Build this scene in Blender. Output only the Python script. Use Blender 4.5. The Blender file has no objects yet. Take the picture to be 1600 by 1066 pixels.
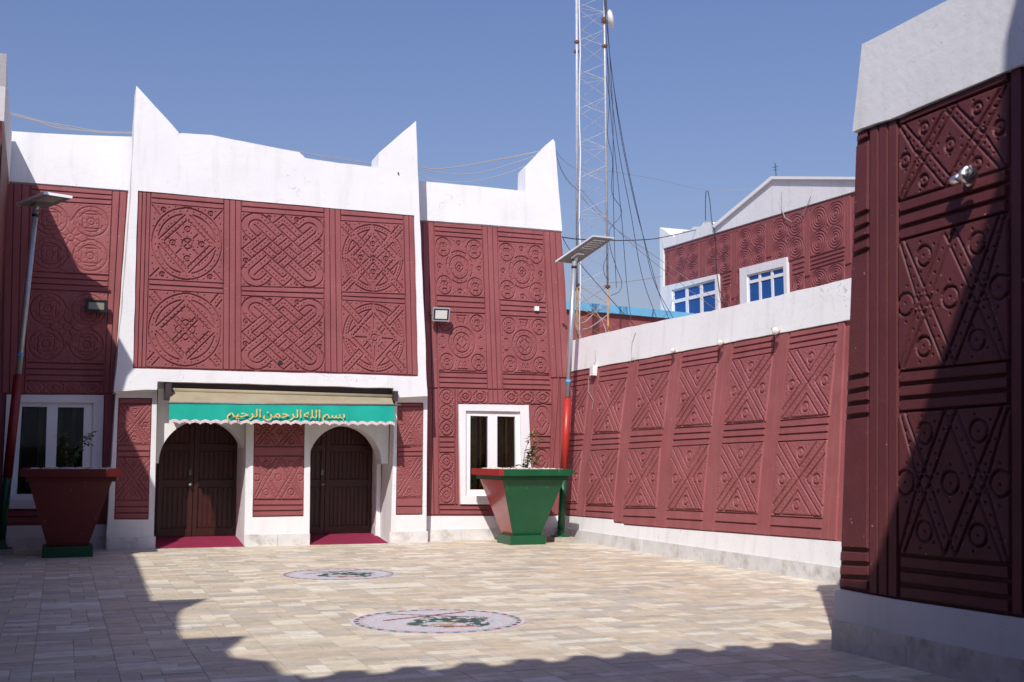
import bpy, math, random
import numpy as np
from mathutils import Vector, Matrix, geometry, noise
random.seed(7)
RNG = np.random.default_rng(7)
scene = bpy.context.scene
COL = scene.collection

# ------------------------------------------------------------------ camera
F = 1780.0
EYE = np.array([0.0, 0.0, 1.6])
_y, _p, _r = math.radians(21.5), math.radians(5.87), math.radians(0.25)
FWD = np.array([math.sin(_y)*math.cos(_p), math.cos(_y)*math.cos(_p), math.sin(_p)])
_right = np.array([math.cos(_y), -math.sin(_y), 0.0])
_up = np.cross(_right, FWD)
CR = _right*math.cos(_r) + _up*math.sin(_r)
CU = _up*math.cos(_r) - _right*math.sin(_r)
cam_data = bpy.data.cameras.new('camera')
cam = bpy.data.objects.new('camera', cam_data)
COL.objects.link(cam)
cam_data.sensor_width = 36.0
cam_data.lens = F/1600*36
cam_data.clip_start = 0.05
cam_data.clip_end = 2000
m = Matrix.Identity(4)
for i in range(3):
    m[i][0] = CR[i]; m[i][1] = CU[i]; m[i][2] = -FWD[i]; m[i][3] = EYE[i]
cam.matrix_world = m
cam_data.dof.use_dof = True
cam_data.dof.focus_distance = 19.0
cam_data.dof.aperture_fstop = 2.8
scene.camera = cam

# ------------------------------------------------------------------ sky, sun, exposure
SUN_EL, SUN_AZ = math.radians(45.5), math.radians(31.0)      # light travels towards +x*sin, +y*cos
world = bpy.data.worlds.new('World')
scene.world = world
world.use_nodes = True
nt = world.node_tree
nt.nodes.clear()
sky = nt.nodes.new('ShaderNodeTexSky')
sky.sky_type = 'NISHITA'
sky.sun_disc = False
sky.sun_elevation = SUN_EL
sky.sun_rotation = math.radians(211)
sky.altitude = 0
sky.air_density = 1.8
sky.dust_density = 1.6
sky.ozone_density = 7.0
bg = nt.nodes.new('ShaderNodeBackground')
bg.inputs[1].default_value = 0.086
wo = nt.nodes.new('ShaderNodeOutputWorld')
wb = nt.nodes.new('ShaderNodeMix'); wb.data_type = 'RGBA'; wb.blend_type = 'MULTIPLY'
wb.inputs[0].default_value = 1.0
wb.inputs[7].default_value = (1.04, .915, 1.17, 1)        # the photograph's cool white balance
nt.links.new(sky.outputs[0], wb.inputs[6])
nt.links.new(wb.outputs[2], bg.inputs[0])
nt.links.new(bg.outputs[0], wo.inputs[0])
sun = bpy.data.lights.new('sun', 'SUN')
sun.energy = 4.2
sun.angle = math.radians(0.5)
sun.color = (1.0, 0.95, 0.885)
sun_o = bpy.data.objects.new('sun', sun)
COL.objects.link(sun_o)
SD = Vector((math.sin(SUN_AZ)*math.cos(SUN_EL), math.cos(SUN_AZ)*math.cos(SUN_EL), -math.sin(SUN_EL)))
sun_o.rotation_euler = SD.to_track_quat('-Z', 'Y').to_euler()
vs = scene.view_settings
vs.view_transform = 'Standard'
vs.look = 'None'
vs.exposure = 0.13
vs.gamma = 1.0
vs.use_curve_mapping = False
scene.cycles.max_bounces = 8
scene.cycles.transparent_max_bounces = 12

# ------------------------------------------------------------------ photo geometry: image ray -> point on a real plane
def V(a): return np.array(a, float)
class Plane:
    def __init__(s, p0, n):
        s.p0 = V(p0); s.n = V(n)/np.linalg.norm(n)
    def px(s, x, y):
        d = FWD*F + CR*(x-800) - CU*(y-533)
        t = np.dot(s.p0-EYE, s.n)/np.dot(d, s.n)
        return EYE + t*d
    def pts(s, *xy): return [s.px(*q) for q in xy]
    def at(s, a, z, axis):                 # point on the plane with given x (axis 0) or y (axis 1) and height
        p = np.zeros(3); p[axis] = a; p[2] = z
        o = 1-axis
        p[o] = (np.dot(s.p0, s.n) - p[axis]*s.n[axis] - p[2]*s.n[2])/s.n[o]
        return p
BU = Plane((0, 20.85, 2.95), (0, -1, .05))       # upper storey of the entrance bay
BL = Plane((0, 21.05, 0), (0, -1, 0))            # piers of the entrance bay
LW = Plane((0, 21.40, 0), (0, -1, .07))          # left wing
RW = Plane((0, 21.35, 0), (0, -1, .07))          # right wing
SW = Plane((9.4, 0, 0), (-1, 0, .10))            # long side wall on the right
FR = Plane((6.2, 0, 0), (-1, 0, .05))            # near building on the right
FB = Plane((18, 0, 0), (-1, 0, 0))               # far building
FLOOR = Plane((0, 0, 0), (0, 0, 1))
def atY(x, y, Y): return Plane((0, Y, 0), (0, -1, 0)).px(x, y)

# ------------------------------------------------------------------ materials
def mat(name, col, rough=0.7, var=0.0, vscale=3.0, bump=0.0, bscale=40.0, metal=0.0, stain=None, stain_scale=1.2, stain_amt=0.5, spec=0.5, attr=None, coat=0.0, fine=0.0):
    M = bpy.data.materials.new(name)
    M.use_nodes = True
    t = M.node_tree; N = t.nodes; L = t.links
    b = N['Principled BSDF']
    b.inputs['Roughness'].default_value = rough
    b.inputs['Metallic'].default_value = metal
    b.inputs['Specular IOR Level'].default_value = spec
    b.inputs['Coat Weight'].default_value = coat
    geo = N.new('ShaderNodeNewGeometry')
    pos = geo.outputs['Position']
    cur = None
    if attr:
        a = N.new('ShaderNodeAttribute'); a.attribute_name = attr
        cur = a.outputs['Color']
    else:
        rgb = N.new('ShaderNodeRGB'); rgb.outputs[0].default_value = (*col, 1); cur = rgb.outputs[0]
    def mixc(fac, c2, mode='MIX'):
        nonlocal cur
        mx = N.new('ShaderNodeMix'); mx.data_type = 'RGBA'; mx.blend_type = mode
        if isinstance(fac, float): mx.inputs[0].default_value = fac
        else: L.new(fac, mx.inputs[0])
        L.new(cur, mx.inputs[6])
        if isinstance(c2, tuple): mx.inputs[7].default_value = (*c2, 1)
        else: L.new(c2, mx.inputs[7])
        cur = mx.outputs[2]
    def nz(scale, detail=5, rgh=.6):
        n = N.new('ShaderNodeTexNoise'); n.inputs['Scale'].default_value = scale
        n.inputs['Detail'].default_value = detail; n.inputs['Roughness'].default_value = rgh
        L.new(pos, n.inputs['Vector']); return n.outputs['Fac']
    def ramp(f, a, b_, va=0., vb=1.):
        r = N.new('ShaderNodeMapRange'); L.new(f, r.inputs[0])
        r.inputs[1].default_value = a; r.inputs[2].default_value = b_
        r.inputs[3].default_value = va; r.inputs[4].default_value = vb
        return r.outputs[0]
    if var:
        f = ramp(nz(vscale), .3, .7, 1-var, 1+var)
        c = N.new('ShaderNodeCombineColor')
        for k in range(3): L.new(f, c.inputs[k])
        mixc(1.0, c.outputs[0], 'MULTIPLY')
    if fine:
        f = ramp(nz(60, 3), .3, .7, 1-fine, 1+fine)
        c = N.new('ShaderNodeCombineColor')
        for k in range(3): L.new(f, c.inputs[k])
        mixc(1.0, c.outputs[0], 'MULTIPLY')
    if name == 'stone_tile':
        mp = N.new('ShaderNodeMapping'); mp.inputs['Scale'].default_value = (3.0, 32.0, 1.0); L.new(pos, mp.inputs[0])
        n_ = N.new('ShaderNodeTexNoise'); n_.inputs['Scale'].default_value = 1.0; n_.inputs['Detail'].default_value = 4; L.new(mp.outputs[0], n_.inputs['Vector'])
        f = ramp(n_.outputs['Fac'], .3, .7, .84, 1.14); c = N.new('ShaderNodeCombineColor')
        for k in range(3): L.new(f, c.inputs[k])
        mixc(1.0, c.outputs[0], 'MULTIPLY')
    if name.endswith('white_plaster'):
        mp = N.new('ShaderNodeMapping'); mp.inputs['Scale'].default_value = (5.0, 5.0, .55); L.new(pos, mp.inputs[0])
        n_ = N.new('ShaderNodeTexNoise'); n_.inputs['Scale'].default_value = 1.0; n_.inputs['Detail'].default_value = 6; L.new(mp.outputs[0], n_.inputs['Vector'])
        mixc(ramp(n_.outputs['Fac'], .54, .78, 0, .34), (.50, .47, .43))
        c1 = N.new('ShaderNodeMath'); c1.operation = 'SUBTRACT'; L.new(nz(1.15, 4, .55), c1.inputs[0]); c1.inputs[1].default_value = .5
        c2 = N.new('ShaderNodeMath'); c2.operation = 'ABSOLUTE'; L.new(c1.outputs[0], c2.inputs[0])
        cr = ramp(c2.outputs[0], .0, .003, .55, 0)
        c3 = N.new('ShaderNodeMath'); c3.operation = 'MULTIPLY'; L.new(cr, c3.inputs[0]); L.new(ramp(nz(.75, 2), .56, .64), c3.inputs[1])
        mixc(c3.outputs[0], (.22, .20, .20))
        mixc(ramp(nz(22, 2, .4), .74, .78, 0, .5), (.30, .27, .25))
    if name.endswith('maroon_plaster'):
        mp = N.new('ShaderNodeMapping'); mp.inputs['Scale'].default_value = (7.0, 7.0, .5); L.new(pos, mp.inputs[0])
        n_ = N.new('ShaderNodeTexNoise'); n_.inputs['Scale'].default_value = 1.0; n_.inputs['Detail'].default_value = 5; L.new(mp.outputs[0], n_.inputs['Vector'])
        mixc(ramp(n_.outputs['Fac'], .50, .75, 0, .35), (col[0]*1.15, col[1]*1.45, col[2]*1.4))
        mixc(ramp(n_.outputs['Fac'], .45, .28, 0, .35), (col[0]*.72, col[1]*.72, col[2]*.75))
        mixc(ramp(nz(.8, 6, .65), .48, .72, 0, .35), (col[0]*1.22, col[1]*1.5, col[2]*1.45))
        mixc(ramp(nz(3.5, 8, .75), .60, .74, 0, .4), (col[0]*.62, col[1]*.6, col[2]*.62))
        mixc(ramp(nz(26, 3, .45), .735, .77, 0, .75), (.55, .45, .44))
    if name == 'stone_tile':
        mixc(ramp(nz(.45, 6, .7), .50, .70, 0, .22), (.33, .27, .21))
        mixc(ramp(nz(17, 3, .5), .72, .76, 0, .5), (.16, .13, .11))
    if name.endswith('planter_paint'):
        mixc(ramp(nz(14, 5, .7), .64, .70, 0, .45), (.36, .30, .26))
        mixc(ramp(nz(5, 8, .8), .56, .72, 0, .35), (col[0]*.5+.03, col[1]*.5+.03, col[2]*.5+.02))
    if stain:
        f = ramp(nz(stain_scale, 8, .7), .52, .72, 0, stain_amt)
        mixc(f, stain)
    L.new(cur, b.inputs['Base Color'])
    if bump:
        bp = N.new('ShaderNodeBump'); bp.inputs['Strength'].default_value = bump; bp.inputs['Distance'].default_value = 0.01
        L.new(nz(bscale, 6), bp.inputs['Height']); L.new(bp.outputs[0], b.inputs['Normal'])
    return M
M = {}
M['red'] = mat('maroon_plaster', (.255, .072, .076), .62, .10, 1.7, .35, 30, stain=(.33, .12, .12), stain_scale=2.2, stain_amt=.28, spec=.35, fine=.06)
M['red_dark'] = mat('dark_maroon_plaster', (.118, .029, .034), .6, .10, 1.7, .35, 30, stain=(.2, .06, .06), stain_scale=2.2, stain_amt=.3, spec=.35, fine=.06)  # darker maroon copy; dimmer light on the near building put into its colour
M['white'] = mat('white_plaster', (.74, .74, .755), .75, .035, 1.1, .55, 9, stain=(.62, .60, .57), stain_scale=.9, stain_amt=.25, spec=.3)
M['frame'] = mat('white_window_paint', (.80, .80, .80), .4, .02, 3)
M['marble'] = mat('marble_plinth', (.66, .65, .64), .35, .10, 4, .05, 20, stain=(.33, .29, .24), stain_scale=3.2, stain_amt=.75)
M['dmarble'] = mat('stained_marble', (.54, .53, .52), .35, .16, 5, .05, 20, stain=(.20, .18, .165), stain_scale=3.4, stain_amt=.8)
M['door'] = mat('dark_door_paint', (.040, .008, .007), .38, .15, 4, .1, 60, spec=.5)
M['carpet'] = mat('pink_carpet', (.22, .007, .045), .95, .15, 6, .6, 200)
M['case'] = mat('awning_metal', (.045, .032, .035), .5, .2, 8)
M['olive'] = mat('faded_canvas', (.33, .275, .18), .85, .12, 3, .2, 60, stain=(.24, .36, .28), stain_scale=2.0, stain_amt=.55)
M['teal'] = mat('teal_canvas', (.0, .36, .275), .8, .08, 4, .2, 60)
M['lace'] = mat('pinkish_lace', (.66, .53, .54), .9, .22, 30, .5, 150)
M['gold'] = mat('gold_lettering', (.70, .50, .17), .5, .35, 22)
M['rod'] = mat('grey_rod', (.20, .19, .20), .45, .2, 9, metal=.3)
M['prd'] = mat('red_planter_paint', (.33, .022, .018), .28, .12, 3, .05, 30, stain=(.40, .10, .09), stain_scale=2.0, stain_amt=.4, coat=.3)
M['pgr'] = mat('green_planter_paint', (.0, .075, .026), .42, .10, 3, .05, 30, stain=(.02, .11, .05), stain_scale=2.0, stain_amt=.4)
M['prd_dark'] = mat('deep_red_planter_paint', (.085, .006, .005), .35, .12, 3, coat=.2)  # darker copy of the red paint, with the left planter's shade in it
M['pgr_dark'] = mat('deep_green_planter_paint', (.0, .06, .022), .4, .12, 3)  # green for the left planter and lamp foot, shade mixed into the tone
M['steel'] = mat('galvanised_steel', (.42, .44, .47), .42, .12, 6, metal=.55)
M['towersteel'] = mat('tower_steel', (.48, .48, .49), .5, .18, 5, metal=.2)
M['rust'] = mat('rusty_joint', (.17, .075, .05), .8, .3, 20)
M['orange'] = mat('weathered_orange_paint', (.42, .22, .08), .7, .35, 6)
M['lampred_dark'] = mat('deep_red_pole_paint', (.20, .012, .010), .45, .1, 5)  # pole red darkened to carry the shade around the left lamp
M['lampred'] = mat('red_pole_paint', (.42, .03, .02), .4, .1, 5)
M['blue'] = mat('blue_tape', (.10, .33, .62), .5)
M['panelunder'] = mat('lamp_housing', (.21, .195, .19), .6, .12, 8)
M['led'] = mat('led_strip', (.55, .52, .50), .4)
M['solar'] = mat('solar_cells', (.02, .03, .07), .15)
M['alu'] = mat('aluminium_edge', (.70, .70, .70), .35, metal=.5)
M['black'] = mat('black_plastic', (.012, .012, .014), .5)
M['cable'] = mat('dark_cable', (.02, .022, .035), .6)
M['cable_lt'] = mat('pale_cable', (.34, .32, .32), .6)
M['lens'] = mat('floodlight_lens', (.72, .74, .70), .2, spec=.6)
M['lens_dim'] = mat('dull_floodlight_lens', (.24, .24, .21), .2)
M['greyframe'] = mat('grey_floodlight_body', (.36, .36, .40), .4)
M['chrome'] = mat('chrome_reflector', (.85, .84, .82), .14, .15, 60, metal=1.0, bump=.6, bscale=70)
M['bulb'] = mat('white_bulb_glass', (.74, .74, .74), .15)
M['beige'] = mat('beige_socket', (.55, .42, .28), .6)
M['leaf'] = mat('green_leaf', (.055, .10, .025), .5, .35, 20)
M['leaf_y'] = mat('yellowing_leaf', (.26, .22, .06), .55, .3, 20)
M['twig'] = mat('brown_twig', (.16, .10, .07), .8)
M['pebble'] = mat('white_pebble', (.66, .63, .55), .7, .2, 60)
M['soil'] = mat('planter_soil', (.14, .10, .07), .95, .2, 30, .5, 80)
M['grout'] = mat('floor_grout', (.20, .17, .145), .9, .15, 12)
M['tile'] = mat('stone_tile', (1, 1, 1), .52, .13, 9, .06, 60, stain=(.27, .22, .18), stain_scale=1.4, stain_amt=.22, attr='tint', fine=.10)
M['tess'] = mat('mosaic_tessera', (1, 1, 1), .45, .06, 30, attr='tint')
M['mgrout'] = mat('mosaic_grout', (.50, .46, .46), .8, .1, 20)
M['sand'] = mat('sandy_ground', (.34, .27, .20), .95, .15, .4, .3, 8)
M['concrete'] = mat('concrete_block', (.38, .33, .28), .9, .15, 10, .3, 40)
M['dish'] = mat('white_dish', (.78, .78, .80), .45)
M['bluepaint'] = mat('light_blue_paint', (.13, .40, .62), .5, .08, 3)
M['roofwhite'] = mat('white_roof_sheet', (.78, .78, .78), .5, .03, 4)
M['curtain'] = mat('green_curtain', (.07, .15, .06), .9, .2, 10)
M['curtain_y'] = mat('yellow_curtain_edge', (.62, .56, .07), .9, .2, 10)
M['room'] = mat('dark_room', (.012, .012, .011), .9)
def glass(name, tint, gloss):
    G = bpy.data.materials.new(name); G.use_nodes = True
    t = G.node_tree; N = t.nodes; L = t.links; N.clear()
    o = N.new('ShaderNodeOutputMaterial'); mx = N.new('ShaderNodeMixShader')
    tr = N.new('ShaderNodeBsdfTransparent'); tr.inputs[0].default_value = (*tint, 1)
    gl = N.new('ShaderNodeBsdfGlossy'); gl.inputs['Roughness'].default_value = .03
    fr = N.new('ShaderNodeFresnel'); fr.inputs[0].default_value = gloss
    L.new(fr.outputs[0], mx.inputs[0]); L.new(tr.outputs[0], mx.inputs[1]); L.new(gl.outputs[0], mx.inputs[2])
    L.new(mx.outputs[0], o.inputs[0]); return G
M['glass'] = glass('window_glass', (.92, .94, .88), 1.5)
M['blueglass'] = mat('blue_reflective_glass', (.004, .075, .30), .12, .12, 1.2, spec=.5)

# ------------------------------------------------------------------ object helpers
OFF = {}
def thing(name, label, cat, loc, group=None, kind=None):
    o = bpy.data.objects.new(name, None); COL.objects.link(o)
    o.location = loc; o.empty_display_size = .2
    o['label'] = label; o['category'] = cat
    if group: o['group'] = group
    if kind: o['kind'] = kind
    OFF[o] = V(loc)
    return o
def mesh_obj(name, verts, faces, material, parent=None, smooth=False, loc=None, kind=None, label=None):
    off = OFF[parent] if parent is not None else (V(loc) if loc is not None else np.zeros(3))
    vv = np.asarray(verts, float) - off
    me = bpy.data.meshes.new(name)
    me.from_pydata(vv.tolist(), [], [list(map(int, f)) for f in faces])
    if isinstance(material, (list, tuple)):
        for x in material: me.materials.append(x)
    else: me.materials.append(material)
    if smooth: me.polygons.foreach_set('use_smooth', [True]*len(me.polygons))
    me.update()
    o = bpy.data.objects.new(name, me); COL.objects.link(o)
    if parent is not None: o.parent = parent
    else: o.location = off
    OFF[o] = off
    if kind: o['kind'] = kind
    if label: o['label'] = label
    return o
def tag(o, label, cat, group=None, kind=None):
    o['label'] = label; o['category'] = cat
    if group: o['group'] = group
    if kind: o['kind'] = kind
    return o
class MB:                                              # mesh collector
    def __init__(s): s.v = []; s.f = []
    def add(s, v, f):
        n = len(s.v); s.v += [list(map(float, q)) for q in v]; s.f += [[i+n for i in g] for g in f]; return s
    def box(s, x0, x1, y0, y1, z0, z1):
        v = [(x, y, z) for z in (z0, z1) for y in (y0, y1) for x in (x0, x1)]
        return s.add(v, [(0, 2, 3, 1), (4, 5, 7, 6), (0, 1, 5, 4), (2, 6, 7, 3), (0, 4, 6, 2), (1, 3, 7, 5)])
    def obox(s, c, ax, ay, az):                        # oriented box from centre and half axes
        c, ax, ay, az = map(V, (c, ax, ay, az))
        v = [c+i*ax+j*ay+k*az for k in (-1, 1) for j in (-1, 1) for i in (-1, 1)]
        return s.add(v, [(0, 2, 3, 1), (4, 5, 7, 6), (0, 1, 5, 4), (2, 6, 7, 3), (0, 4, 6, 2), (1, 3, 7, 5)])
    def tube(s, pts, r, n=6, caps=True):
        pts = [V(p) for p in pts]
        rr = r if hasattr(r, '__len__') else [r]*len(pts)
        rings = []
        prev = None
        for i, p in enumerate(pts):
            d = pts[min(i+1, len(pts)-1)] - pts[max(i-1, 0)]
            d = d/(np.linalg.norm(d)+1e-9)
            a = prev - d*np.dot(prev, d) if prev is not None else np.cross(d, (0, 0, 1) if abs(d[2]) < .9 else (1, 0, 0))
            a = a/(np.linalg.norm(a)+1e-9); b = np.cross(d, a); prev = a
            rings.append([p + rr[i]*(a*math.cos(2*math.pi*k/n)+b*math.sin(2*math.pi*k/n)) for k in range(n)])
        v = [q for R in rings for q in R]; f = []
        for i in range(len(pts)-1):
            for k in range(n):
                f.append((i*n+k, i*n+(k+1) % n, (i+1)*n+(k+1) % n, (i+1)*n+k))
        if caps:
            f.append(tuple(range(n))[::-1]); f.append(tuple(range((len(pts)-1)*n, len(pts)*n)))
        return s.add(v, f)
    def lathe(s, base, axis, prof, n=16):              # prof: (distance along axis, radius)
        base = V(base); axis = V(axis)/np.linalg.norm(axis)
        return s.tube([base+axis*d for d, r in prof], [max(r, 1e-4) for d, r in prof], n)
    def build(s, name, material, parent=None, smooth=False, **k):
        return mesh_obj(name, s.v, s.f, material, parent, smooth, **k)

def jitter(poly, amp, step=.16, seed=0, closed=True):
    out = []
    n = len(poly)
    for i in range(n):
        a, b = V(poly[i]), V(poly[(i+1) % n])
        L_ = np.linalg.norm(b-a); k = max(1, int(L_/step))
        for j in range(k):
            p = a+(b-a)*j/k
            if j > 0:
                d = noise.noise_vector(Vector(p*2.3+seed)); p = p + V(d)*amp
            out.append(p)
    return out
def flatten(poly, pl):
    return [p - pl.n*np.dot(p-pl.p0, pl.n) for p in poly]
def prism(name, poly, pl, w0, w1, material, parent, holes=(), jit=0.0, jit_holes=0.0, smooth=False, **k):
    """Solid plate in a plane: outline + holes, from depth w0 to w1 along the outward normal."""
    n = pl.n
    loops = [flatten(jitter(poly, jit), pl) if jit else [V(p) for p in poly]]
    for h in holes: loops.append(flatten(jitter(h, jit_holes, .12, 5), pl) if jit_holes else [V(p) for p in h])
    tris = geometry.tessellate_polygon([[Vector(p) for p in lp] for lp in loops])
    flat = [p for lp in loops for p in lp]; N = len(flat)
    fv = [p+n*w1 for p in flat]; bv = [p+n*w0 for p in flat]
    f = []
    for t in tris:
        a, b, c = (flat[i] for i in t)
        if np.dot(np.cross(b-a, c-a), n) < 0: t = t[::-1]
        f.append(tuple(t)); f.append(tuple(i+N for i in t[::-1]))
    o = 0
    for lp in loops:
        L_ = len(lp)
        for i in range(L_):
            f.append((o+i, o+(i+1) % L_, o+(i+1) % L_+N, o+i+N))
        o += L_
    ob = mesh_obj(name, fv+bv, f, material, parent, smooth, **k)
    import bmesh
    bm = bmesh.new(); bm.from_mesh(ob.data); bmesh.ops.recalc_face_normals(bm, faces=bm.faces); bm.to_mesh(ob.data); bm.free()
    return ob
def Q(q, s, t):                                        # quad order: top-left, top-right, bottom-right, bottom-left
    a, b, c, d = q
    return (1-t)*((1-s)*a+s*b)+t*((1-s)*d+s*c)
def sub(q, s0, s1, t0, t1): return [Q(q, s0, t0), Q(q, s1, t0), Q(q, s1, t1), Q(q, s0, t1)]
def bar(q, pl, material, parent, name='plaster_bar', top=-.004, base=-.034, inset=.004, gap=.010):
    c = sum(q)/4
    def shrink(g):
        u = q[1]-q[0]+q[2]-q[3]; v = q[3]-q[0]+q[2]-q[1]
        lu, lv = np.linalg.norm(u)/2, np.linalg.norm(v)/2
        su, sv = min(.45, g/lu), min(.45, g/lv)
        return [Q(q, s, t) for s, t in ((su, sv), (1-su, sv), (1-su, 1-sv), (su, 1-sv))]
    A = [p+pl.n*base for p in shrink(gap)]
    wob = [RNG.uniform(-.002, .002) for _ in range(4)]
    B = [p+pl.n*(top+w) for p, w in zip(shrink(gap+inset), wob)]
    f = [(4, 7, 6, 5)]+[(i, i+4, (i+1) % 4+4, (i+1) % 4) for i in range(4)]
    f = [t[::-1] for t in f]
    v = A+B
    a, b, c_ = V(v[f[0][0]]), V(v[f[0][1]]), V(v[f[0][2]])
    if np.dot(np.cross(b-a, c_-a), pl.n) < 0: f = [t[::-1] for t in f]
    return mesh_obj(name, v, f, material, parent)
def rows(q, k, *a, **kw):
    for i in range(k): bar(sub(q, 0, 1, i/k, (i+1)/k), *a, **kw)
def cols(q, k, *a, **kw):
    kw.setdefault('gap', .005)
    for i in range(k): bar(sub(q, i/k, (i+1)/k, 0, 1), *a, **kw)

# ------------------------------------------------------------------ carved plaster patterns, drawn in [-1, 1] x [-1, 1]
class Pat:
    def __init__(s): s.l = []; s.d = []; s.r = []
    def ln(s, *p):
        for a, b in zip(p[:-1], p[1:]): s.l.append((a[0], a[1], b[0], b[1]))
        return s
    def arc(s, cx, cy, r, a0=0, a1=360, n=None, ry=None):
        ry = r if ry is None else ry
        n = n or max(6, int(abs(a1-a0)/11))
        p = [(cx+r*math.cos(math.radians(a0+(a1-a0)*i/n)), cy+ry*math.sin(math.radians(a0+(a1-a0)*i/n))) for i in range(n+1)]
        return s.ln(*p)
    def ring(s, cx, cy, r): s.r.append((cx, cy, r)); s.d.append((cx, cy)); return s
    def dots(s, *p): s.d += list(p); return s
    def dl(s, x0, y0, x1, y1, n):
        for i in range(n):
            t = (i+.5)/n; s.d.append((x0+(x1-x0)*t, y0+(y1-y0)*t))
        return s
    def da(s, cx, cy, r, n, a0=0, a1=360):
        for i in range(n):
            a = math.radians(a0+(a1-a0)*(i+.5)/n); s.d.append((cx+r*math.cos(a), cy+r*math.sin(a)))
        return s
SG = [(1, 1), (-1, 1), (-1, -1), (1, -1)]
def pat_round(kind):
    P = Pat(); P.arc(0, 0, .97)
    for k in range(4):
        P.arc(0, 0, .81, 90*k+11, 90*k+79)
        sx, sy = SG[k]
        P.ln((sx*.78, sy*.07), (sx*.07, sy*.78))
        P.ln((sx*.63, sy*.03), (sx*.03, sy*.63))
        P.dl(sx*.72, sy*.0, 0, sy*.72, 8)
        P.da(0, 0, .67, 4, 90*k+27, 90*k+63); P.da(0, 0, .60, 2, 90*k+38, 90*k+52)
        if kind == 1:
            P.ln((sx*.98, sy*.96), (sx*.76, sy*.72)); P.ring(sx*.66, sy*.87, .062)
            P.ln((sx*.17, sy*.16), (sx*.29, sy*.28))
        else:
            P.ln((sx*.98, sy*.84), (sx*.82, sy*.64)); P.ln((sx*.86, sy*.98), (sx*.68, sy*.76))
            P.dl(sx*.95, sy*.94, sx*.78, sy*.73, 3)
            P.ln((sx*.07, sy*.0), (sx*.36, sy*.30)); P.ln((sx*.0, sy*.09), (sx*.27, sy*.36)); P.dl(0, 0, sx*.33, sy*.35, 4)
        P.dots((sx*.93, sy*.6), (sx*.95, sy*.4), (sx*.5, sy*.95), (sx*.32, sy*.98), (sx*.8, sy*.93), (sx*.9, sy*.76))
    P.da(0, 0, .89, 30)
    for x, y in ((.0, .40), (0, -.40), (.40, 0), (-.40, 0)):
        if kind == 1: P.ring(x, y, .075)
        else: P.arc(x*.42, y*.42, .1, 10 if y > 0 else (190 if y < 0 else (-80 if x > 0 else 100)), 170 if y > 0 else (350 if y < 0 else (80 if x > 0 else 260)))
        P.da(x, y, .14, 4)
    if kind == 1:
        P.arc(0, 0, .14); P.ln((-.07, -.07), (.07, .07)); P.ln((-.07, .07), (.07, -.07)); P.da(0, 0, .19, 6)
    P.ln((-.1, .985), (.1, .985)); P.ln((-.1, -.985), (.1, -.985))
    return P
def pat_knot():
    P = Pat()
    q = math.sqrt(.5)
    def U(u, v): return ((u+v)*q, (v-u)*q)
    def L_(u0, v0, u1, v1): P.ln(U(u0, v0), U(u1, v1))
    a, b = .36, .18
    # four rounded arms
    for s in (-1, 1):
        for w in (-a, -b, 0, b, a):
            e0 = s*.72
            L_(e0, w, s*(.93 if w else 1.0), w); L_(w, e0, w, s*(.93 if w else 1.0))
        for r in (b, a):
            pu = [U(s*(.93+r*math.sin(t)), r*math.cos(t)) for t in np.linspace(0, math.pi, 12)]
            P.ln(*pu)
            pv = [U(r*math.cos(t), s*(.93+r*math.sin(t))) for t in np.linspace(0, math.pi, 12)]
            P.ln(*pv)
        P.dl(*U(s*.74, .27), *U(s*1.05, .27), 3); P.dl(*U(s*.74, -.27), *U(s*1.05, -.27), 3)
        P.dl(*U(.27, s*.74), *U(.27, s*1.05), 3); P.dl(*U(-.27, s*.74), *U(-.27, s*1.05), 3)
        P.dl(*U(s*.74, .09), *U(s*1.0, .09), 3); P.dl(*U(.09, s*.74), *U(.09, s*1.0), 3)
    E_ = [-.71, -.36, 0, .36, .71]                     # two-lane basket weave: cells alternate in direction
    for i in range(4):
        for j in range(4):
            if i in (0, 3) and j in (0, 3): continue
            u0, u1, v0, v1 = E_[i], E_[i+1], E_[j], E_[j+1]
            k = .012
            if (i+j) % 2 == 0:
                for w in (v0, (v0+v1)/2, v1): L_(u0+k, w, u1-k, w)
                for w in (.25, .75): P.dl(*U(u0, v0+(v1-v0)*w), *U(u1, v0+(v1-v0)*w), 3)
            else:
                for w in (u0, (u0+u1)/2, u1): L_(w, v0+k, w, v1-k)
                for w in (.25, .75): P.dl(*U(u0+(u1-u0)*w, v0), *U(u0+(u1-u0)*w, v1), 3)
    for s in (-1, 1):
        for z in (-1, 1):
            for w in (.36, .535, .71):
                L_(s*.36, z*w, s*w, z*w); L_(s*w, z*.36, s*w, z*w)
            P.dl(*U(s*.36, z*.62), *U(s*.62, z*.62), 3); P.dl(*U(s*.62, z*.62), *U(s*.62, z*.36), 3); P.dots(U(s*.45, z*.45))
    for x, y in SG:
        P.ring(x*.34, y*.91, .055); P.ring(x*.91, y*.31, .055)
        P.dots((x*.95, y*.95), (x*.2, y*.96), (x*.5, y*.96), (x*.95, y*.5), (x*.95, y*.18), (x*.32, y*.78))
    P.dots((0, .45), (0, -.45), (.55, 0), (-.55, 0))
    return P
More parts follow.
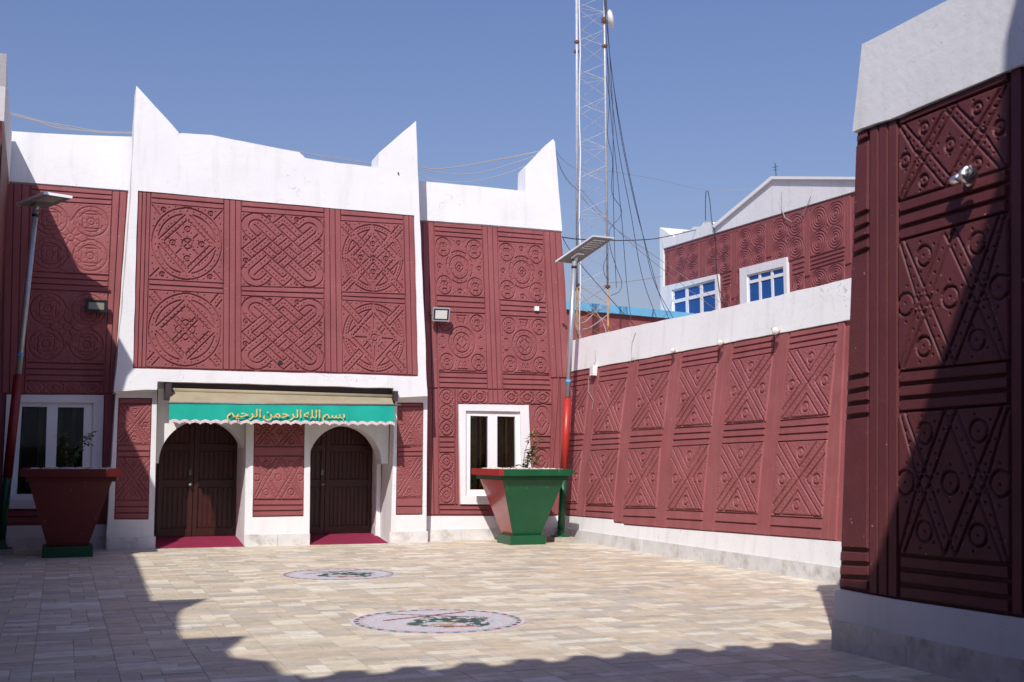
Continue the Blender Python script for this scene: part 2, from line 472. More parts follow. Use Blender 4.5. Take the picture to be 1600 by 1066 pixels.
def pat_lattice(kind):
    P = Pat()
    for k in range(4):
        for o in ((9, 36), (54, 81)):
            P.arc(0, 0, .97, 90*k+o[0]-(7 if o[0] == 9 else 0), 90*k+o[1]+(7 if o[1] == 81 else 0)); P.arc(0, 0, .81, 90*k+o[0], 90*k+o[1])
        sx, sy = SG[k]
        c = .075
        if kind == 1:
            segs = [(.30, .70), (.98, .76)]
            P.ln((sx*.98, sy*.85), (sx*.74, sy*.61)); P.ln((sx*.85, sy*.98), (sx*.61, sy*.74))
            P.ln((sx*.63, sy*.47), (sx*.47, sy*.31)); P.ln((sx*.47, sy*.63), (sx*.31, sy*.47))
            P.ln((sx*.36, sy*.2), (sx*.12, 0)); P.ln((sx*.2, sy*.36), (0, sy*.14))
            P.ln((sx*.63, sy*.05), (sx*.38, sy*.29)); P.ln((sx*.05, sy*.63), (sx*.28, sy*.38))
            P.ln((sx*.82, sy*.09), (sx*.5, sy*.39)); P.ln((sx*.09, sy*.82), (sx*.38, sy*.5))
            P.dl(sx*.95, sy*.95, sx*.05, sy*.05, 12); P.dl(sx*.74, 0, 0, sy*.74, 9)
            P.da(sx*.39, sy*.39, .09, 6); P.da(sx*.68, sy*.68, .09, 6)
        else:
            P.ln((sx*.98, sy*.85), (sx*.50, sy*.36)); P.ln((sx*.85, sy*.98), (sx*.36, sy*.50)); P.dl(sx*.95, sy*.95, sx*.46, sy*.46, 6)
            P.ln((sx*.36, sy*.50), (sx*.5, sy*.36))
            P.ln((sx*.66, sy*.04), (sx*.04, sy*.66)); P.ln((sx*.82, sy*.09), (sx*.58, sy*.31)); P.ln((sx*.09, sy*.82), (sx*.31, sy*.58))
            P.ln((sx*.14, sy*.22), (sx*.26, sy*.34)); P.ln((sx*.22, sy*.14), (sx*.34, sy*.26)); P.dl(sx*.74, 0, 0, sy*.74, 9)
            P.dots((sx*.25, sy*.12), (sx*.12, sy*.27), (sx*.35, sy*.12), (sx*.12, sy*.40), (sx*.2, sy*.2))
        P.dots((sx*.95, sy*.6), (sx*.55, sy*.95), (sx*.4, sy*.97), (sx*.72, sy*.93), (sx*.93, sy*.74), (sx*.70, sy*.42), (sx*.42, sy*.70), (sx*.62, sy*.38))
        P.da(0, 0, .89, 6, 90*k+2, 90*k+36); P.da(0, 0, .89, 6, 90*k+54, 90*k+88)
    if kind == 1:
        P.ring(0, 0, .07)
        for x, y in ((.41, 0), (-.41, 0), (0, .41), (0, -.41)): P.ring(x, y, .07).da(x, y, .14, 6)
    else:
        P.ring(0, 0, .10).da(0, 0, .17, 8)
        P.ln((.25, 0), (.6, 0)); P.ln((-.25, 0), (-.6, 0)); P.ln((0, .25), (0, .6)); P.ln((0, -.25), (0, -.6))
    return P
def pat_squares():
    P = Pat()
    for x, y in SG:
        cx, cy = x*.52, y*.5
        P.arc(cx, cy, .44); P.arc(cx, cy, .31, 20, 160); P.arc(cx, cy, .31, 200, 340)
        s = .21
        P.ln((cx-s, cy-s), (cx+s, cy-s), (cx+s, cy+s), (cx-s, cy+s), (cx-s, cy-s))
        P.ring(cx, cy, .10).da(cx, cy, .37, 14).da(cx, cy, .165, 8)
        P.ln((x*.10, y*.02), (x*.26, y*.12)); P.ln((x*.03, y*.12), (x*.12, y*.27))
        P.dots((x*.95, y*.95), (x*.82, y*.96), (x*.96, y*.8), (x*.96, y*.1), (x*.1, y*.96), (x*.22, y*.95))
    P.ring(0, 0, .11).da(0, 0, .17, 8)
    for s in (-1, 1): P.ln((s*.42, .03), (s*.62, .03)); P.ln((s*.42, -.03), (s*.62, -.03)); P.ln((0, s*.45), (.07, s*.6)); P.ln((0, s*.45), (-.07, s*.6))
    return P
def pat_rosette():
    P = Pat()
    for x, y in SG:
        cx, cy = x*.66, y*.66
        P.arc(cx, cy, .32); P.da(cx, cy, .24, 8)
        P.ln((cx-.09, cy+.13), (cx+.09, cy+.13)); P.ln((cx-.09, cy-.13), (cx+.09, cy-.13)); P.ln((cx-.13, cy-.08), (cx-.13, cy+.08)); P.ln((cx+.13, cy-.08), (cx+.13, cy+.08)); P.dots((cx, cy), (cx+.06, cy), (cx-.06, cy), (cx, cy+.06))
        for a in (25, 65): P.arc(0, 0, .56, (math.degrees(math.atan2(y, x)))-45+a-8, (math.degrees(math.atan2(y, x)))-45+a+8, 2)
        P.dots((x*.2, y*.9), (x*.9, y*.2), (x*.95, y*.32), (x*.3, y*.95), (x*.3, y*.72), (x*.72, y*.28))
    P.arc(0, 0, .40); P.da(0, 0, .32, 12); P.da(0, 0, .48, 16); P.ring(0, 0, .07)
    for k in range(4): P.arc(0, 0, .56, 90*k-12, 90*k+12, 3); sx, sy = SG[k]; P.ln((sx*.17, sy*.03), (sx*.03, sy*.17))
    for x, y in ((0, .84), (0, -.84), (.84, 0), (-.84, 0)): P.ring(x, y, .08)
    return P
def pat_rosette2():
    P = Pat()
    P.arc(0, 0, .54); P.arc(0, 0, .34); P.da(0, 0, .44, 14); P.da(0, 0, .25, 8); P.dots((0, 0))
    for k in range(4): sx, sy = SG[k]; P.ln((sx*.19, sy*.04), (sx*.04, sy*.19))
    for x, y in SG:
        cx, cy = x*.66, y*.68
        P.arc(cx, cy, .285); P.da(cx, cy, .2, 8); P.dots((cx, cy))
        P.ln((cx-.06, cy+.1), (cx+.06, cy+.1)); P.ln((cx-.06, cy-.1), (cx+.06, cy-.1)); P.ln((cx-.1, cy-.05), (cx-.1, cy+.05)); P.ln((cx+.1, cy-.05), (cx+.1, cy+.05))
        P.dots((x*.95, y*.3), (x*.8, y*.25), (x*.7, y*.12), (x*.95, y*.1), (x*.24, y*.64), (x*.3, y*.93))
        P.ln((x*.74, y*.19), (x*.86, y*.19))
    for s in (-1, 1):
        P.ln((-.2, s*.92), (.2, s*.92)); P.ln((-.15, s*.84), (-.1, s*.66)); P.ln((.15, s*.84), (.1, s*.66)); P.dl(-.12, s*.8, .12, s*.8, 3); P.dl(-.08, s*.7, .08, s*.7, 2)
    P.ln((-1, -.98), (1, -.98))
    return P
def pat_strip(n, vertical, asp):
    P = Pat()
    for i in range(n):
        c = -1+(2*i+1)/n
        def T(x, y, c=c):                              # local unit circle -> panel coordinates
            return (x, c+y/n) if vertical else (c+x/n, y)
        pts = [T(.88*math.cos(t), .94*math.sin(t)) for t in np.linspace(0, 2*math.pi, 25)]
        P.ln(*pts)
        for k in range(4):
            sx, sy = SG[k]; P.ln(T(sx*.46, sy*.08), T(sx*.08, sy*.46)); P.dots(T(sx*.5, sy*.5), T(sx*.88, sy*.88), T(.7*sx, .22*sy))
        P.dots(T(0, 0), T(.18, 0), T(-.18, 0))
    return P
def pat_hour():
    P = Pat()
    P.ln((-.97, .97), (0, 0), (.97, .97)); P.ln((-.97, -.97), (0, 0), (.97, -.97))
    P.ln((-.62, .97), (0, .32), (.62, .97)); P.ln((-.62, -.97), (0, -.32), (.62, -.97))
    P.ln((-.98, .66), (-.30, 0), (-.98, -.70)); P.ln((.98, .66), (.30, 0), (.98, -.70))
    P.ln((-.97, -.98), (-.66, -.98)); P.ln((-.6, -.98), (.6, -.98)); P.ln((.66, -.98), (.97, -.98))
    for x, y in ((0, .70), (0, -.70), (.70, 0), (-.70, 0)): P.ring(x, y, .135).da(x, y, .24, 6)
    for x, y in SG:
        P.dl(x*.8, y*.97, x*.0, y*.16, 8); P.dl(x*.96, y*.80, x*.16, y*.0, 8)
        P.dots((x*.9, y*.3), (x*.95, y*.48), (x*.5, y*.13), (x*.32, y*.88), (x*.16, y*.9))
    return P
def pat_zigzag():
    P = Pat()
    h = .105
    for s in (-1, 1):
        for z in (-1, 1):
            # bands through the crossings at (+-.5, 0); the lines stop short of the crossing strip
            for o in (-h, h):
                for a, b in ((-1.0, -.14), (-.085, .085), (.14, 1.0)):
                    x0, x1 = .5*s+.5*a*z+o, .5*s+.5*b*z+o
                    P.ln((max(-1, min(1, x0)), a), (max(-1, min(1, x1)), b))
            P.dl(.5*s-.5*z, -1, .5*s+.5*z, 1, 12)
        P.ring(s*.5, .70, .15).da(s*.5, .70, .24, 5); P.ring(s*.5, -.70, .15).da(s*.5, -.70, .24, 5)
        P.ring(s*.88, 0, .175).da(s*.86, 0, .28, 6)
    P.ring(0, 0, .16).da(0, 0, .26, 6)
    return P
def pat_ripple(nx, ny):
    P = Pat()
    for i in range(nx):
        for j in range(ny):
            cx, cy = -1+(2*i+1)/nx, -1+(2*j+1)/ny
            for r in (.95, .70, .46, .22):
                t = np.linspace(0, 2*math.pi, 22)
                P.ln(*[(cx+r/nx*math.cos(a), cy+r/ny*math.sin(a)) for a in t])
    if nx == 2 and ny == 2:
        P.ln((0, .13), (.1, 0), (0, -.13), (-.1, 0), (0, .13)); P.dots((0, 0))
    return P

def relief(pl, q, pat, material, parent, res=.0125, g=.013, depth=.019, dot=.015, name='relief_panel', base=-.004):
    """A plaster panel with grooves, rings and dots really sunk into it (height field on the wall plane)."""
    w = (np.linalg.norm(q[1]-q[0])+np.linalg.norm(q[2]-q[3]))/2
    h = (np.linalg.norm(q[3]-q[0])+np.linalg.norm(q[2]-q[1]))/2
    nx, ny = max(4, int(w/res)), max(4, int(h/res))
    S = np.linspace(0, 1, nx+1); T = np.linspace(0, 1, ny+1)
    X = (S-.5)*w; Y = (.5-T)*h
    D = np.full((ny+1, nx+1), 9.0)
    reach = g+2.2*res
    sx, sy = w/2*.975, h/2*.975
    segs = [(a*sx, b*sy, c*sx, d*sy) for a, b, c, d in pat.l]
    iso = min(w, h)/2
    for cx, cy, r in pat.r:
        tt = np.linspace(0, 2*math.pi, 15)
        pp = [(cx*sx+r*iso*math.cos(a), cy*sy+r*iso*math.sin(a)) for a in tt]
        segs += [(a[0], a[1], b[0], b[1]) for a, b in zip(pp[:-1], pp[1:])]
    ph_ = RNG.uniform(0, 6.28, 6); fq = RNG.uniform(1.5, 4.5, 6); am = .0055*min(1.0, iso/.5)
    def warp(x, y):                                    # the unsteady hand of the plasterer
        return (x+am*(math.sin(fq[0]*y+ph_[0])+.6*math.sin(2.3*fq[1]*x+ph_[1])), y+am*(math.sin(fq[2]*x+ph_[2])+.6*math.sin(2.3*fq[3]*y+ph_[3])))
    segs = [(*warp(a, b), *warp(c, d)) for a, b, c, d in segs]
    for x0, y0, x1, y1 in segs:
        i0 = np.searchsorted(X, min(x0, x1)-reach); i1 = np.searchsorted(X, max(x0, x1)+reach)
        j0 = np.searchsorted(-Y, -max(y0, y1)-reach); j1 = np.searchsorted(-Y, -min(y0, y1)+reach)
        if i1 <= i0 or j1 <= j0: continue
        gx, gy = np.meshgrid(X[i0:i1], Y[j0:j1])
        dx, dy = x1-x0, y1-y0; L2 = dx*dx+dy*dy+1e-12
        t = np.clip(((gx-x0)*dx+(gy-y0)*dy)/L2, 0, 1)
        d = np.hypot(gx-x0-t*dx, gy-y0-t*dy)
        D[j0:j1, i0:i1] = np.minimum(D[j0:j1, i0:i1], d)
    soft = max(.0035, res*.62)
    def prof(d, r): 
        t = np.clip((r+soft-d)/soft/1.0, 0, 1); return t*t*(3-2*t)
    Hm = depth*prof(D, g*.75)
    if dot:
        reach = dot+2.2*res
        for cx, cy in pat.d:
            cx, cy = warp(cx*sx, cy*sy); cx += RNG.normal(0, .0035); cy += RNG.normal(0, .0035)
            i0 = np.searchsorted(X, cx-reach); i1 = np.searchsorted(X, cx+reach)
            j0 = np.searchsorted(-Y, -cy-reach); j1 = np.searchsorted(-Y, -cy+reach)
            if i1 <= i0 or j1 <= j0: continue
            gx, gy = np.meshgrid(X[i0:i1], Y[j0:j1])
            Hm[j0:j1, i0:i1] = np.maximum(Hm[j0:j1, i0:i1], depth*.8*prof(np.hypot(gx-cx, gy-cy), dot*.7))
    gx, gy = np.meshgrid(X, Y)
    Hm *= .86+.16*np.sin(fq[4]*1.7*gx+ph_[4])*np.cos(fq[5]*1.7*gy+ph_[5])+.10*np.sin(5.1*fq[1]*gx+3.7*fq[2]*gy+ph_[0])
    Hm += .0012*np.sin(fq[0]*2*gx+ph_[3])*np.sin(fq[3]*2*gy+ph_[1])+.0012
    Hm += RNG.normal(0, .0003, Hm.shape)
    Hm[0, :] = Hm[-1, :] = Hm[:, 0] = Hm[:, -1] = depth+.004
    s, t = np.meshgrid(S, T)
    s = s[..., None]; t = t[..., None]
    P = (1-t)*((1-s)*q[0]+s*q[1])+t*((1-s)*q[3]+s*q[2]) + pl.n*(base-Hm[..., None])
    P = P.reshape(-1, 3) - OFF[parent]
    idx = np.arange((nx+1)*(ny+1)).reshape(ny+1, nx+1)
    fc = np.stack([idx[:-1, :-1], idx[1:, :-1], idx[1:, 1:], idx[:-1, 1:]], -1).reshape(-1, 4)
    a, b, c = P[fc[0, 0]], P[fc[0, 1]], P[fc[0, 2]]
    if np.dot(np.cross(b-a, c-a), pl.n) < 0: fc = fc[:, ::-1]
    me = bpy.data.meshes.new(name)
    me.vertices.add(len(P)); me.vertices.foreach_set('co', P.astype(np.float32).ravel())
    nf = len(fc)
    me.loops.add(nf*4); me.loops.foreach_set('vertex_index', fc.astype(np.int32).ravel())
    me.polygons.add(nf); me.polygons.foreach_set('loop_start', np.arange(0, nf*4, 4, dtype=np.int32))
    me.polygons.foreach_set('use_smooth', np.ones(nf, bool))
    me.materials.append(material)
    me.update(calc_edges=True)
    o = bpy.data.objects.new(name, me); COL.objects.link(o); o.parent = parent; OFF[o] = OFF[parent]
    return o
PT = dict(A1=pat_round(1), A2=pat_round(2), B=pat_knot(), C1=pat_lattice(1), C2=pat_lattice(2), D=pat_squares(), E1=pat_rosette(), E2=pat_rosette2(), F=pat_hour(), G=pat_zigzag(), H=pat_ripple(2, 2), H1=pat_ripple(1, 2))
M['red_faded'] = mat('sun_faded_maroon_plaster', (.300, .090, .095), .62, .10, 1.7, .35, 30, stain=(.40, .16, .16), stain_scale=2.2, stain_amt=.3, spec=.35, fine=.06)  # maroon lightened; the side wall's stronger sunlight is put into the colour
M['white_fresh'] = mat('fresh_white_plaster', (.84, .84, .845), .75, .03, 1.1, .5, 9, stain=(.66, .64, .60), stain_scale=.9, stain_amt=.25, spec=.3)  # white raised for the side wall, sunlight included in the base colour
red, white = M['red'], M['white']

# ================================================================== SETTING: ground and courtyard floor
g = mesh_obj('ground', [(-300, -300, -.12), (300, -300, -.12), (300, 300, -.12), (-300, 300, -.12)], [(0, 1, 2, 3)], M['sand'])
g['kind'] = 'structure'; g['label'] = 'flat sandy ground around the walled courtyard'
floor = mesh_obj('courtyard_floor', [(-2.6, -3, -.012), (9.6, -3, -.012), (9.6, 22.3, -.012), (-2.6, 22.3, -.012), (-2.6, -3, -.1), (9.6, -3, -.1), (9.6, 22.3, -.1), (-2.6, 22.3, -.1)],
                 [(0, 1, 2, 3), (0, 4, 5, 1), (1, 5, 6, 2), (2, 6, 7, 3), (3, 7, 4, 0)], M['grout'])
floor['kind'] = 'structure'; floor['label'] = 'beige patchwork stone tile floor of the courtyard'
PALETTE = [(.54, .42, .335), (.44, .355, .27), (.56, .49, .41), (.40, .335, .275), (.47, .375, .275), (.60, .54, .465), (.37, .32, .28), (.53, .445, .345), (.43, .38, .335), (.49, .40, .30)]
TS = .60
def tile_cells():
    """Split a 6 x 4 module grid into random rectangles (stone pieces of one tile)."""
    nx, ny = 4, 4
    used = np.zeros((ny, nx), bool); out = []
    for j in range(ny):
        for i in range(nx):
            if used[j, i]: continue
            w = random.choice([1, 2, 2, 2, 3, 4]); h = random.choice([1, 1, 1, 2])
            w = min(w, nx-i); h = min(h, ny-j)
            while used[j:j+h, i:i+w].any(): w -= 1
            used[j:j+h, i:i+w] = True
            out.append((i/nx, (i+w)/nx, j/ny, (j+h)/ny))
    return out
tiles = []
x_off, y_off = .22, .1
for i in range(-5, 17):
    for j in range(3, 38):
        x0 = i*TS-.35+x_off; y0 = j*TS+y_off
        if x0 < -2.5 or x0+TS > 9.62 or y0+TS > 22.2: continue
        c = V((x0+TS/2, y0+TS/2, 0))-EYE
        fx = np.dot(c, CR)/np.dot(c, FWD)*F+800; fy = 533-np.dot(c, CU)/np.dot(c, FWD)*F
        vis = (-60 < fx < 1660) and fy < 1120
        if y0 < 6 and not vis: continue
        # behind the near building on the right
        hid = (c[0] > 6.2 and c[1] < 8.0)
        tiles.append((not (vis and not hid), np.linalg.norm(c), x0, y0))
tiles.sort()
def tile_geo(x0, y0):
    v, f, col = [], [], []
    for a, b, c, d in tile_cells():
        e = .0022
        X0, X1 = x0+a*TS+(.002 if a == 0 else e), x0+b*TS-(.002 if b == 1 else e)
        Y0, Y1 = y0+c*TS+(.002 if c == 0 else e), y0+d*TS-(.002 if d == 1 else e)
        z = RNG.uniform(-.0012, .0012); n = len(v)
        v += [(X0, Y0, z), (X1, Y0, z), (X1, Y1, z), (X0, Y1, z), (X0, Y0, -.011), (X1, Y0, -.011), (X1, Y1, -.011), (X0, Y1, -.011)]
        f += [(n, n+1, n+2, n+3), (n, n+4, n+5, n+1), (n+1, n+5, n+6, n+2), (n+2, n+6, n+7, n+3), (n+3, n+7, n+4, n)]
        k = V(random.choice(PALETTE))*random.uniform(1.18, 1.40)
        k = k*.85+V((.487, .418, .337))*.15
        k = (k*.90+k.mean()*.10)*V((1.03, 1.06, .99))
        col += [(*k, 1)]*5
    return v, f, col
def set_tint(o, col):
    at = o.data.attributes.new('tint', 'FLOAT_COLOR', 'FACE')
    at.data.foreach_set('color', np.array(col, np.float32).ravel())
rest_v, rest_f, rest_c = [], [], []
for k, (h_, d_, x0, y0) in enumerate(tiles):
    v, f, col = tile_geo(x0, y0)
    if k < 298:
        o = mesh_obj('paving_tile', v, f, M['tile'], floor); set_tint(o, col)
    else:
        n = len(rest_v); rest_v += v; rest_f += [tuple(i+n for i in t) for t in f]; rest_c += col
o = mesh_obj('paving_tiles', rest_v, rest_f, M['tile'], floor, kind='stuff'); set_tint(o, rest_c)

# ================================================================== PALACE FRONT
pal = thing('palace_building', 'wide maroon and white palace front with carved panels, pointed white horns and two arched doors', 'building', (4, 21.5, 0))
shell = MB().box(-1.15, 9.7, 22.35, 31, -.1, 6.3).build('building_shell', white, pal)

# ---- entrance bay, upper storey
bayout = BU.pts((178, 612), (245.5, 609), (246, 596), (430, 601), (615, 606.5), (615.5, 621), (668, 619), (662, 480), (656, 345), (650, 189), (592, 239), (590.5, 262), (530, 255), (477, 247), (468, 238), (430, 231), (380, 221), (330, 211), (285, 208), (279, 209), (278, 221), (279, 207), (213, 134), (209, 220), (205, 300), (192, 470))
redfield = BU.pts((215.5, 298), (647.4, 336.7), (653.6, 588), (207.7, 575.7))
bay = prism('upper_bay_wall', bayout, BU, -.55, -.040, white, pal, jit=.013)
prism('white_facing', bayout, BU, -.041, 0, white, bay, holes=[redfield], jit=.013, jit_holes=.010)
prism('plaster_field', BU.pts((212, 295), (651, 333), (657, 592), (204, 579)), BU, -.0405, -.034, red, bay)
def BP(*xy): return BU.pts(*xy)
A1q = BP((235.6, 317), (350, 327), (349, 442.5), (232, 436)); A2q = BP((232, 452.5), (350, 459), (348.6, 577.5), (228, 573))
B1q = BP((377, 331), (506.5, 340), (506.5, 450), (377, 447)); B2q = BP((377, 462), (506.5, 467), (508, 581), (377, 577.5))
C1q = BP((532, 345), (631, 350.6), (633.4, 459.6), (534, 456)); C2q = BP((534, 469), (633.4, 475), (636.5, 585), (536, 582))
for q, p in ((A1q, 'A1'), (A2q, 'A2'), (B1q, 'B'), (B2q, 'B'), (C1q, 'C1'), (C2q, 'C2')):
    relief(BU, q, PT[p], red, bay, res=.0068, g=.0115, dot=.0125, depth=.034)
def up(q, topy): return [BU.px(topy[0][0], topy[0][1]), BU.px(topy[1][0], topy[1][1]), q[1], q[0]]
rows(up(A1q, ((235.8, 300.5), (350.5, 310.5))), 2, BU, red, bay)
rows(up(B1q, ((377, 313.5), (506.5, 324.5))), 2, BU, red, bay)
rows(up(C1q, ((531.5, 327), (630.5, 336))), 2, BU, red, bay)
rows([A1q[3], A1q[2], A2q[1], A2q[0]], 2, BU, red, bay)
rows([B1q[3], B1q[2], B2q[1], B2q[0]], 2, BU, red, bay)
rows([C1q[3], C1q[2], C2q[1], C2q[0]], 2, BU, red, bay)
cols(BP((216.5, 299.5), (235.6, 301), (228, 574.5), (208.5, 574)), 3, BU, red, bay)
cols(BP((350, 311), (377, 313.5), (377, 577.5), (348.6, 577)), 3, BU, red, bay)
cols(BP((506.5, 324.5), (532, 327), (536, 583), (508, 581)), 3, BU, red, bay)
cols(BP((631, 336), (646.5, 337.5), (652.5, 586.5), (636.5, 585)), 2, BU, red, bay)

# ---- entrance bay, ground floor: piers, arches, doors
def lower_pier(outline_px, field_px, pats, barsets, name, hidden_top=False):
    pts = BL.pts(*outline_px)
    pts = [p if p[2] > .25 else V((p[0], p[1], -.02)) for p in pts]
    fld = BL.pts(*field_px)
    pr = prism(name, pts, BL, -1.15, -.036, white, pal)
    prism('white_facing', pts, BL, -.037, 0, white, pr, holes=[fld], jit=.003, jit_holes=.004)
    mid = sum(fld)/4
    prism('plaster_field', [mid+(p-mid)*1.04 for p in fld], BL, -.0365, -.032, red, pr)
    for q, pn in pats: relief(BL, BL.pts(*q), PT[pn], red, pr, res=.0085, dot=.011, g=.011)
    for q, k in barsets: rows(BL.pts(*q), k, BL, red, pr)
    return pr
lower_pier([(182, 600), (246, 598), (240, 856), (165, 857)], [(185, 621.5), (238, 622), (232, 812), (178, 812)],
           [([(186, 632), (236.5, 632.5), (235, 695), (183, 695)], 'F'), ([(182, 715), (234.5, 715), (233, 781), (180, 781)], 'F')],
           [([(185.5, 622.5), (237.5, 623), (236.7, 631), (186, 631)], 1), ([(183, 696), (235, 696), (234.5, 714), (182, 714)], 2), ([(180, 782), (233, 782), (232, 811), (178.5, 811)], 3)], 'entrance_pier')
lower_pier([(386, 602), (486, 604), (483.5, 852), (381.5, 852.5)], [(397, 632), (476.5, 634), (474.5, 807), (394.5, 808.5)],
           [([(397.5, 650), (476, 651), (475.5, 697), (396.5, 697)], 'G'), ([(396.5, 713), (475.5, 713), (475, 780), (395.5, 780)], 'G')],
           [([(396.5, 698), (475.5, 698), (475.5, 712), (396.5, 712)], 1), ([(397.5, 633), (476, 635), (476, 649), (397.5, 649)], 1), ([(395.2, 781), (475, 781), (474.3, 806), (394.8, 807.5)], 3)], 'entrance_pier')
lower_pier([(617.5, 606), (668, 606), (666, 847), (610, 848.5)], [(621, 629), (662, 629), (660.5, 804.5), (618.5, 805)],
           [([(621.5, 636), (661.5, 636), (661, 698), (620.8, 698)], 'F'), ([(620.5, 714), (661, 714), (660.5, 778), (619.5, 778)], 'F')],
           [([(621.3, 630), (661.7, 630), (661.5, 635), (621.2, 635)], 1), ([(620.6, 699), (661, 699), (661, 713), (620.4, 713)], 2), ([(619.4, 779), (660.5, 779), (660.3, 803.7), (619, 804)], 2)], 'entrance_pier')
MB().box(1.55, 5.95, 21.08, 22.3, 2.80, 3.4).build('door_lintel', white, pal)
# marble skirting on the pier feet
def skirt(pl, a, b, z0, z1, t, material, parent, n=1, axis=0):
    for i in range(n):
        u0, u1 = a+(b-a)*i/n, a+(b-a)*(i+1)/n
        sgn = 1 if u1 > u0 else -1
        u0 += .0025*sgn; u1 -= .0025*sgn
        p = [pl.at(u, z, axis) for u, z in ((u0, z0), (u1, z0), (u1, z1), (u0, z1))]
        prism('marble_slab', p, pl, -.02, t*(1+RNG.uniform(-.08, .08)), material, parent)
for a, b in ((.81, 1.61), (3.14, 4.32), (5.82, 6.58)):
    skirt(BL, a, b, -.015, .21, .02, M['marble'], pal, 1 if b-a < 1 else 2)
def arch(x0, x1, cx, r, zs, name):
    AP = Plane((0, 21.32, 0), (0, -1, 0))
    ap = [V((cx+r*math.cos(t), 21.32, zs+r*math.sin(t))) for t in np.linspace(math.pi, 0, 33)]
    pts = [V((x0, 21.32, 2.9)), V((x0, 21.32, zs-.02)), V((cx-r-.0, 21.32, zs-.02))]+ap+[V((cx+r, 21.32, zs-.02)), V((x1, 21.32, zs-.02)), V((x1, 21.32, 2.9))]
    a = prism(name, pts, AP, -.48, 0, white, pal)
    return a
DP = Plane((0, 22.15, 0), (0, -1, 0))
def door(x0, x1, z0, z1, split, label):
    d = mesh_obj('double_door', *(lambda b: (b.v, b.f))(MB().box(x0-.25, x1+.25, 22.215, 22.30, z0-.12, z1+.1)), M['door'], pal, label=label)
    for a, b in ((x0, split-.006), (split+.006, x1)):
        leaf = MB().box(a, b, 22.165, 22.21, z0, z1)
        lf = leaf.build('door_leaf', M['door'], d) if False else None
        # a leaf is a back sheet, vertical boards, stiles and rails
        w = b-a; st = .075
        mb = MB(); mb.box(a, b, 22.175, 22.20, z0, z1)
        for (p, q_) in ((a, a+st), (b-st, b)): mb.box(p, q_, 22.135, 22.176, z0, z1)
        rails = (z0, z0+.13), (z0+.92, z0+1.03), (z0+1.60, z0+1.70), (z1-.1, z1)
        for c, e in rails: mb.box(a+st, b-st, 22.139, 22.176, c, e)
        mb.build('door_leaf', M['door'], d)
        for (c, e) in ((rails[0][1], rails[1][0]), (rails[1][1], rails[2][0]), (rails[2][1], rails[3][0])):
            nb = max(3, int((w-2*st)/.085)); bw = (w-2*st-.03)/nb
            for i in range(nb):
                xa = a+st+.015+i*bw
                k = MB(); k.add([(xa+.005, 22.176, c+.02), (xa+bw-.005, 22.176, c+.02), (xa+bw-.005, 22.176, e-.02), (xa+.005, 22.176, e-.02),
                                 (xa+.014, 22.166, c+.03), (xa+bw-.014, 22.166, c+.03), (xa+bw-.014, 22.166, e-.03), (xa+.014, 22.166, e-.03)],
                                [(4, 5, 6, 7), (0, 1, 5, 4), (1, 2, 6, 5), (2, 3, 7, 6), (3, 0, 4, 7)])
                k.build('door_board', M['door'], d)
    MB().lathe((split-.06, 22.135, z0+.95), (0, -1, 0), [(0, .03), (.02, .03), (.03, .012), (.06, .012), (.065, .03), (.09, .032), (.10, .01)], 12).build('door_knob', M['rod'], d, True)
    MB().obox((split-.06, 22.13, z0+1.18), (.02, 0, 0), (0, .006, 0), (0, 0, .05)).build('keyhole_plate', M['rod'], d)
    return d
arch(1.58, 3.2, 2.40, .765, 1.50, 'entrance_arch')
arch(4.28, 5.86, 5.02, .70, 1.50, 'entrance_arch')
door(1.70, 3.15, .13, 2.45, 2.33, 'left dark maroon double door with a triangle of sunlight on its foot')
door(4.25, 5.75, .13, 2.45, 4.82, 'right dark maroon double door fully in the awning shade')
def jamb(x0, x1):                                      # recess side walls behind the arch
    MB().box(x0, x1, 21.81, 22.3, -.02, 2.85).build('door_jamb', white, pal)
jamb(3.165, 3.23); jamb(5.765, 5.85); jamb(1.5, 1.63)
skirt(Plane((5.765, 0, 0), (-1, 0, 0)), 21.82, 22.14, .0, .28, .012, M['marble'], pal, 1, 1)
skirt(Plane((3.165, 0, 0), (-1, 0, 0)), 21.82, 22.14, .0, .28, .012, M['marble'], pal, 1, 1)
for x0, x1 in ((1.61, 3.17), (4.30, 5.83)):            # sloping threshold behind the piers
    MB().add([(x0, 21.08, .0), (x1, 21.08, .0), (x1, 22.2, .12), (x0, 22.2, .12), (x0, 21.08, -.05), (x1, 21.08, -.05), (x1, 22.2, -.05), (x0, 22.2, -.05)],
             [(0, 1, 2, 3), (0, 4, 5, 1), (1, 5, 6, 2), (3, 2, 6, 7), (0, 3, 7, 4)]).build('door_threshold', M['dmarble'], pal)
for x0, x1, lab in ((1.63, 3.15, 'bright pink carpet at the foot of the left arched door'), (4.325, 5.80, 'bright pink carpet at the foot of the right arched door')):
    nx, ny = 16, 12; v = []; f = []
    for j in range(ny+1):
        for i in range(nx+1):
            y = 21.03+(22.12-21.03)*j/ny
            z = max(0, (y-21.08))*.12/1.12+.012+.004*noise.noise(Vector((i*.6, j*.7, x0)))
            v.append((x0+(x1-x0)*i/nx, y, z))
    for j in range(ny):
        for i in range(nx): a = j*(nx+1)+i; f.append((a, a+1, a+nx+2, a+nx+1))
    n = len(v); edge = list(range(nx+1))
    v += [(v[i][0], v[i][1]-.002, .002) for i in edge]
    for i in range(nx): f.append((i, n+i, n+i+1, i+1))
    tag(mesh_obj('door_carpet', v, f, M['carpet'], None, True, loc=((x0+x1)/2, 21.5, 0)), lab, 'carpet', 'carpets at the palace doors')

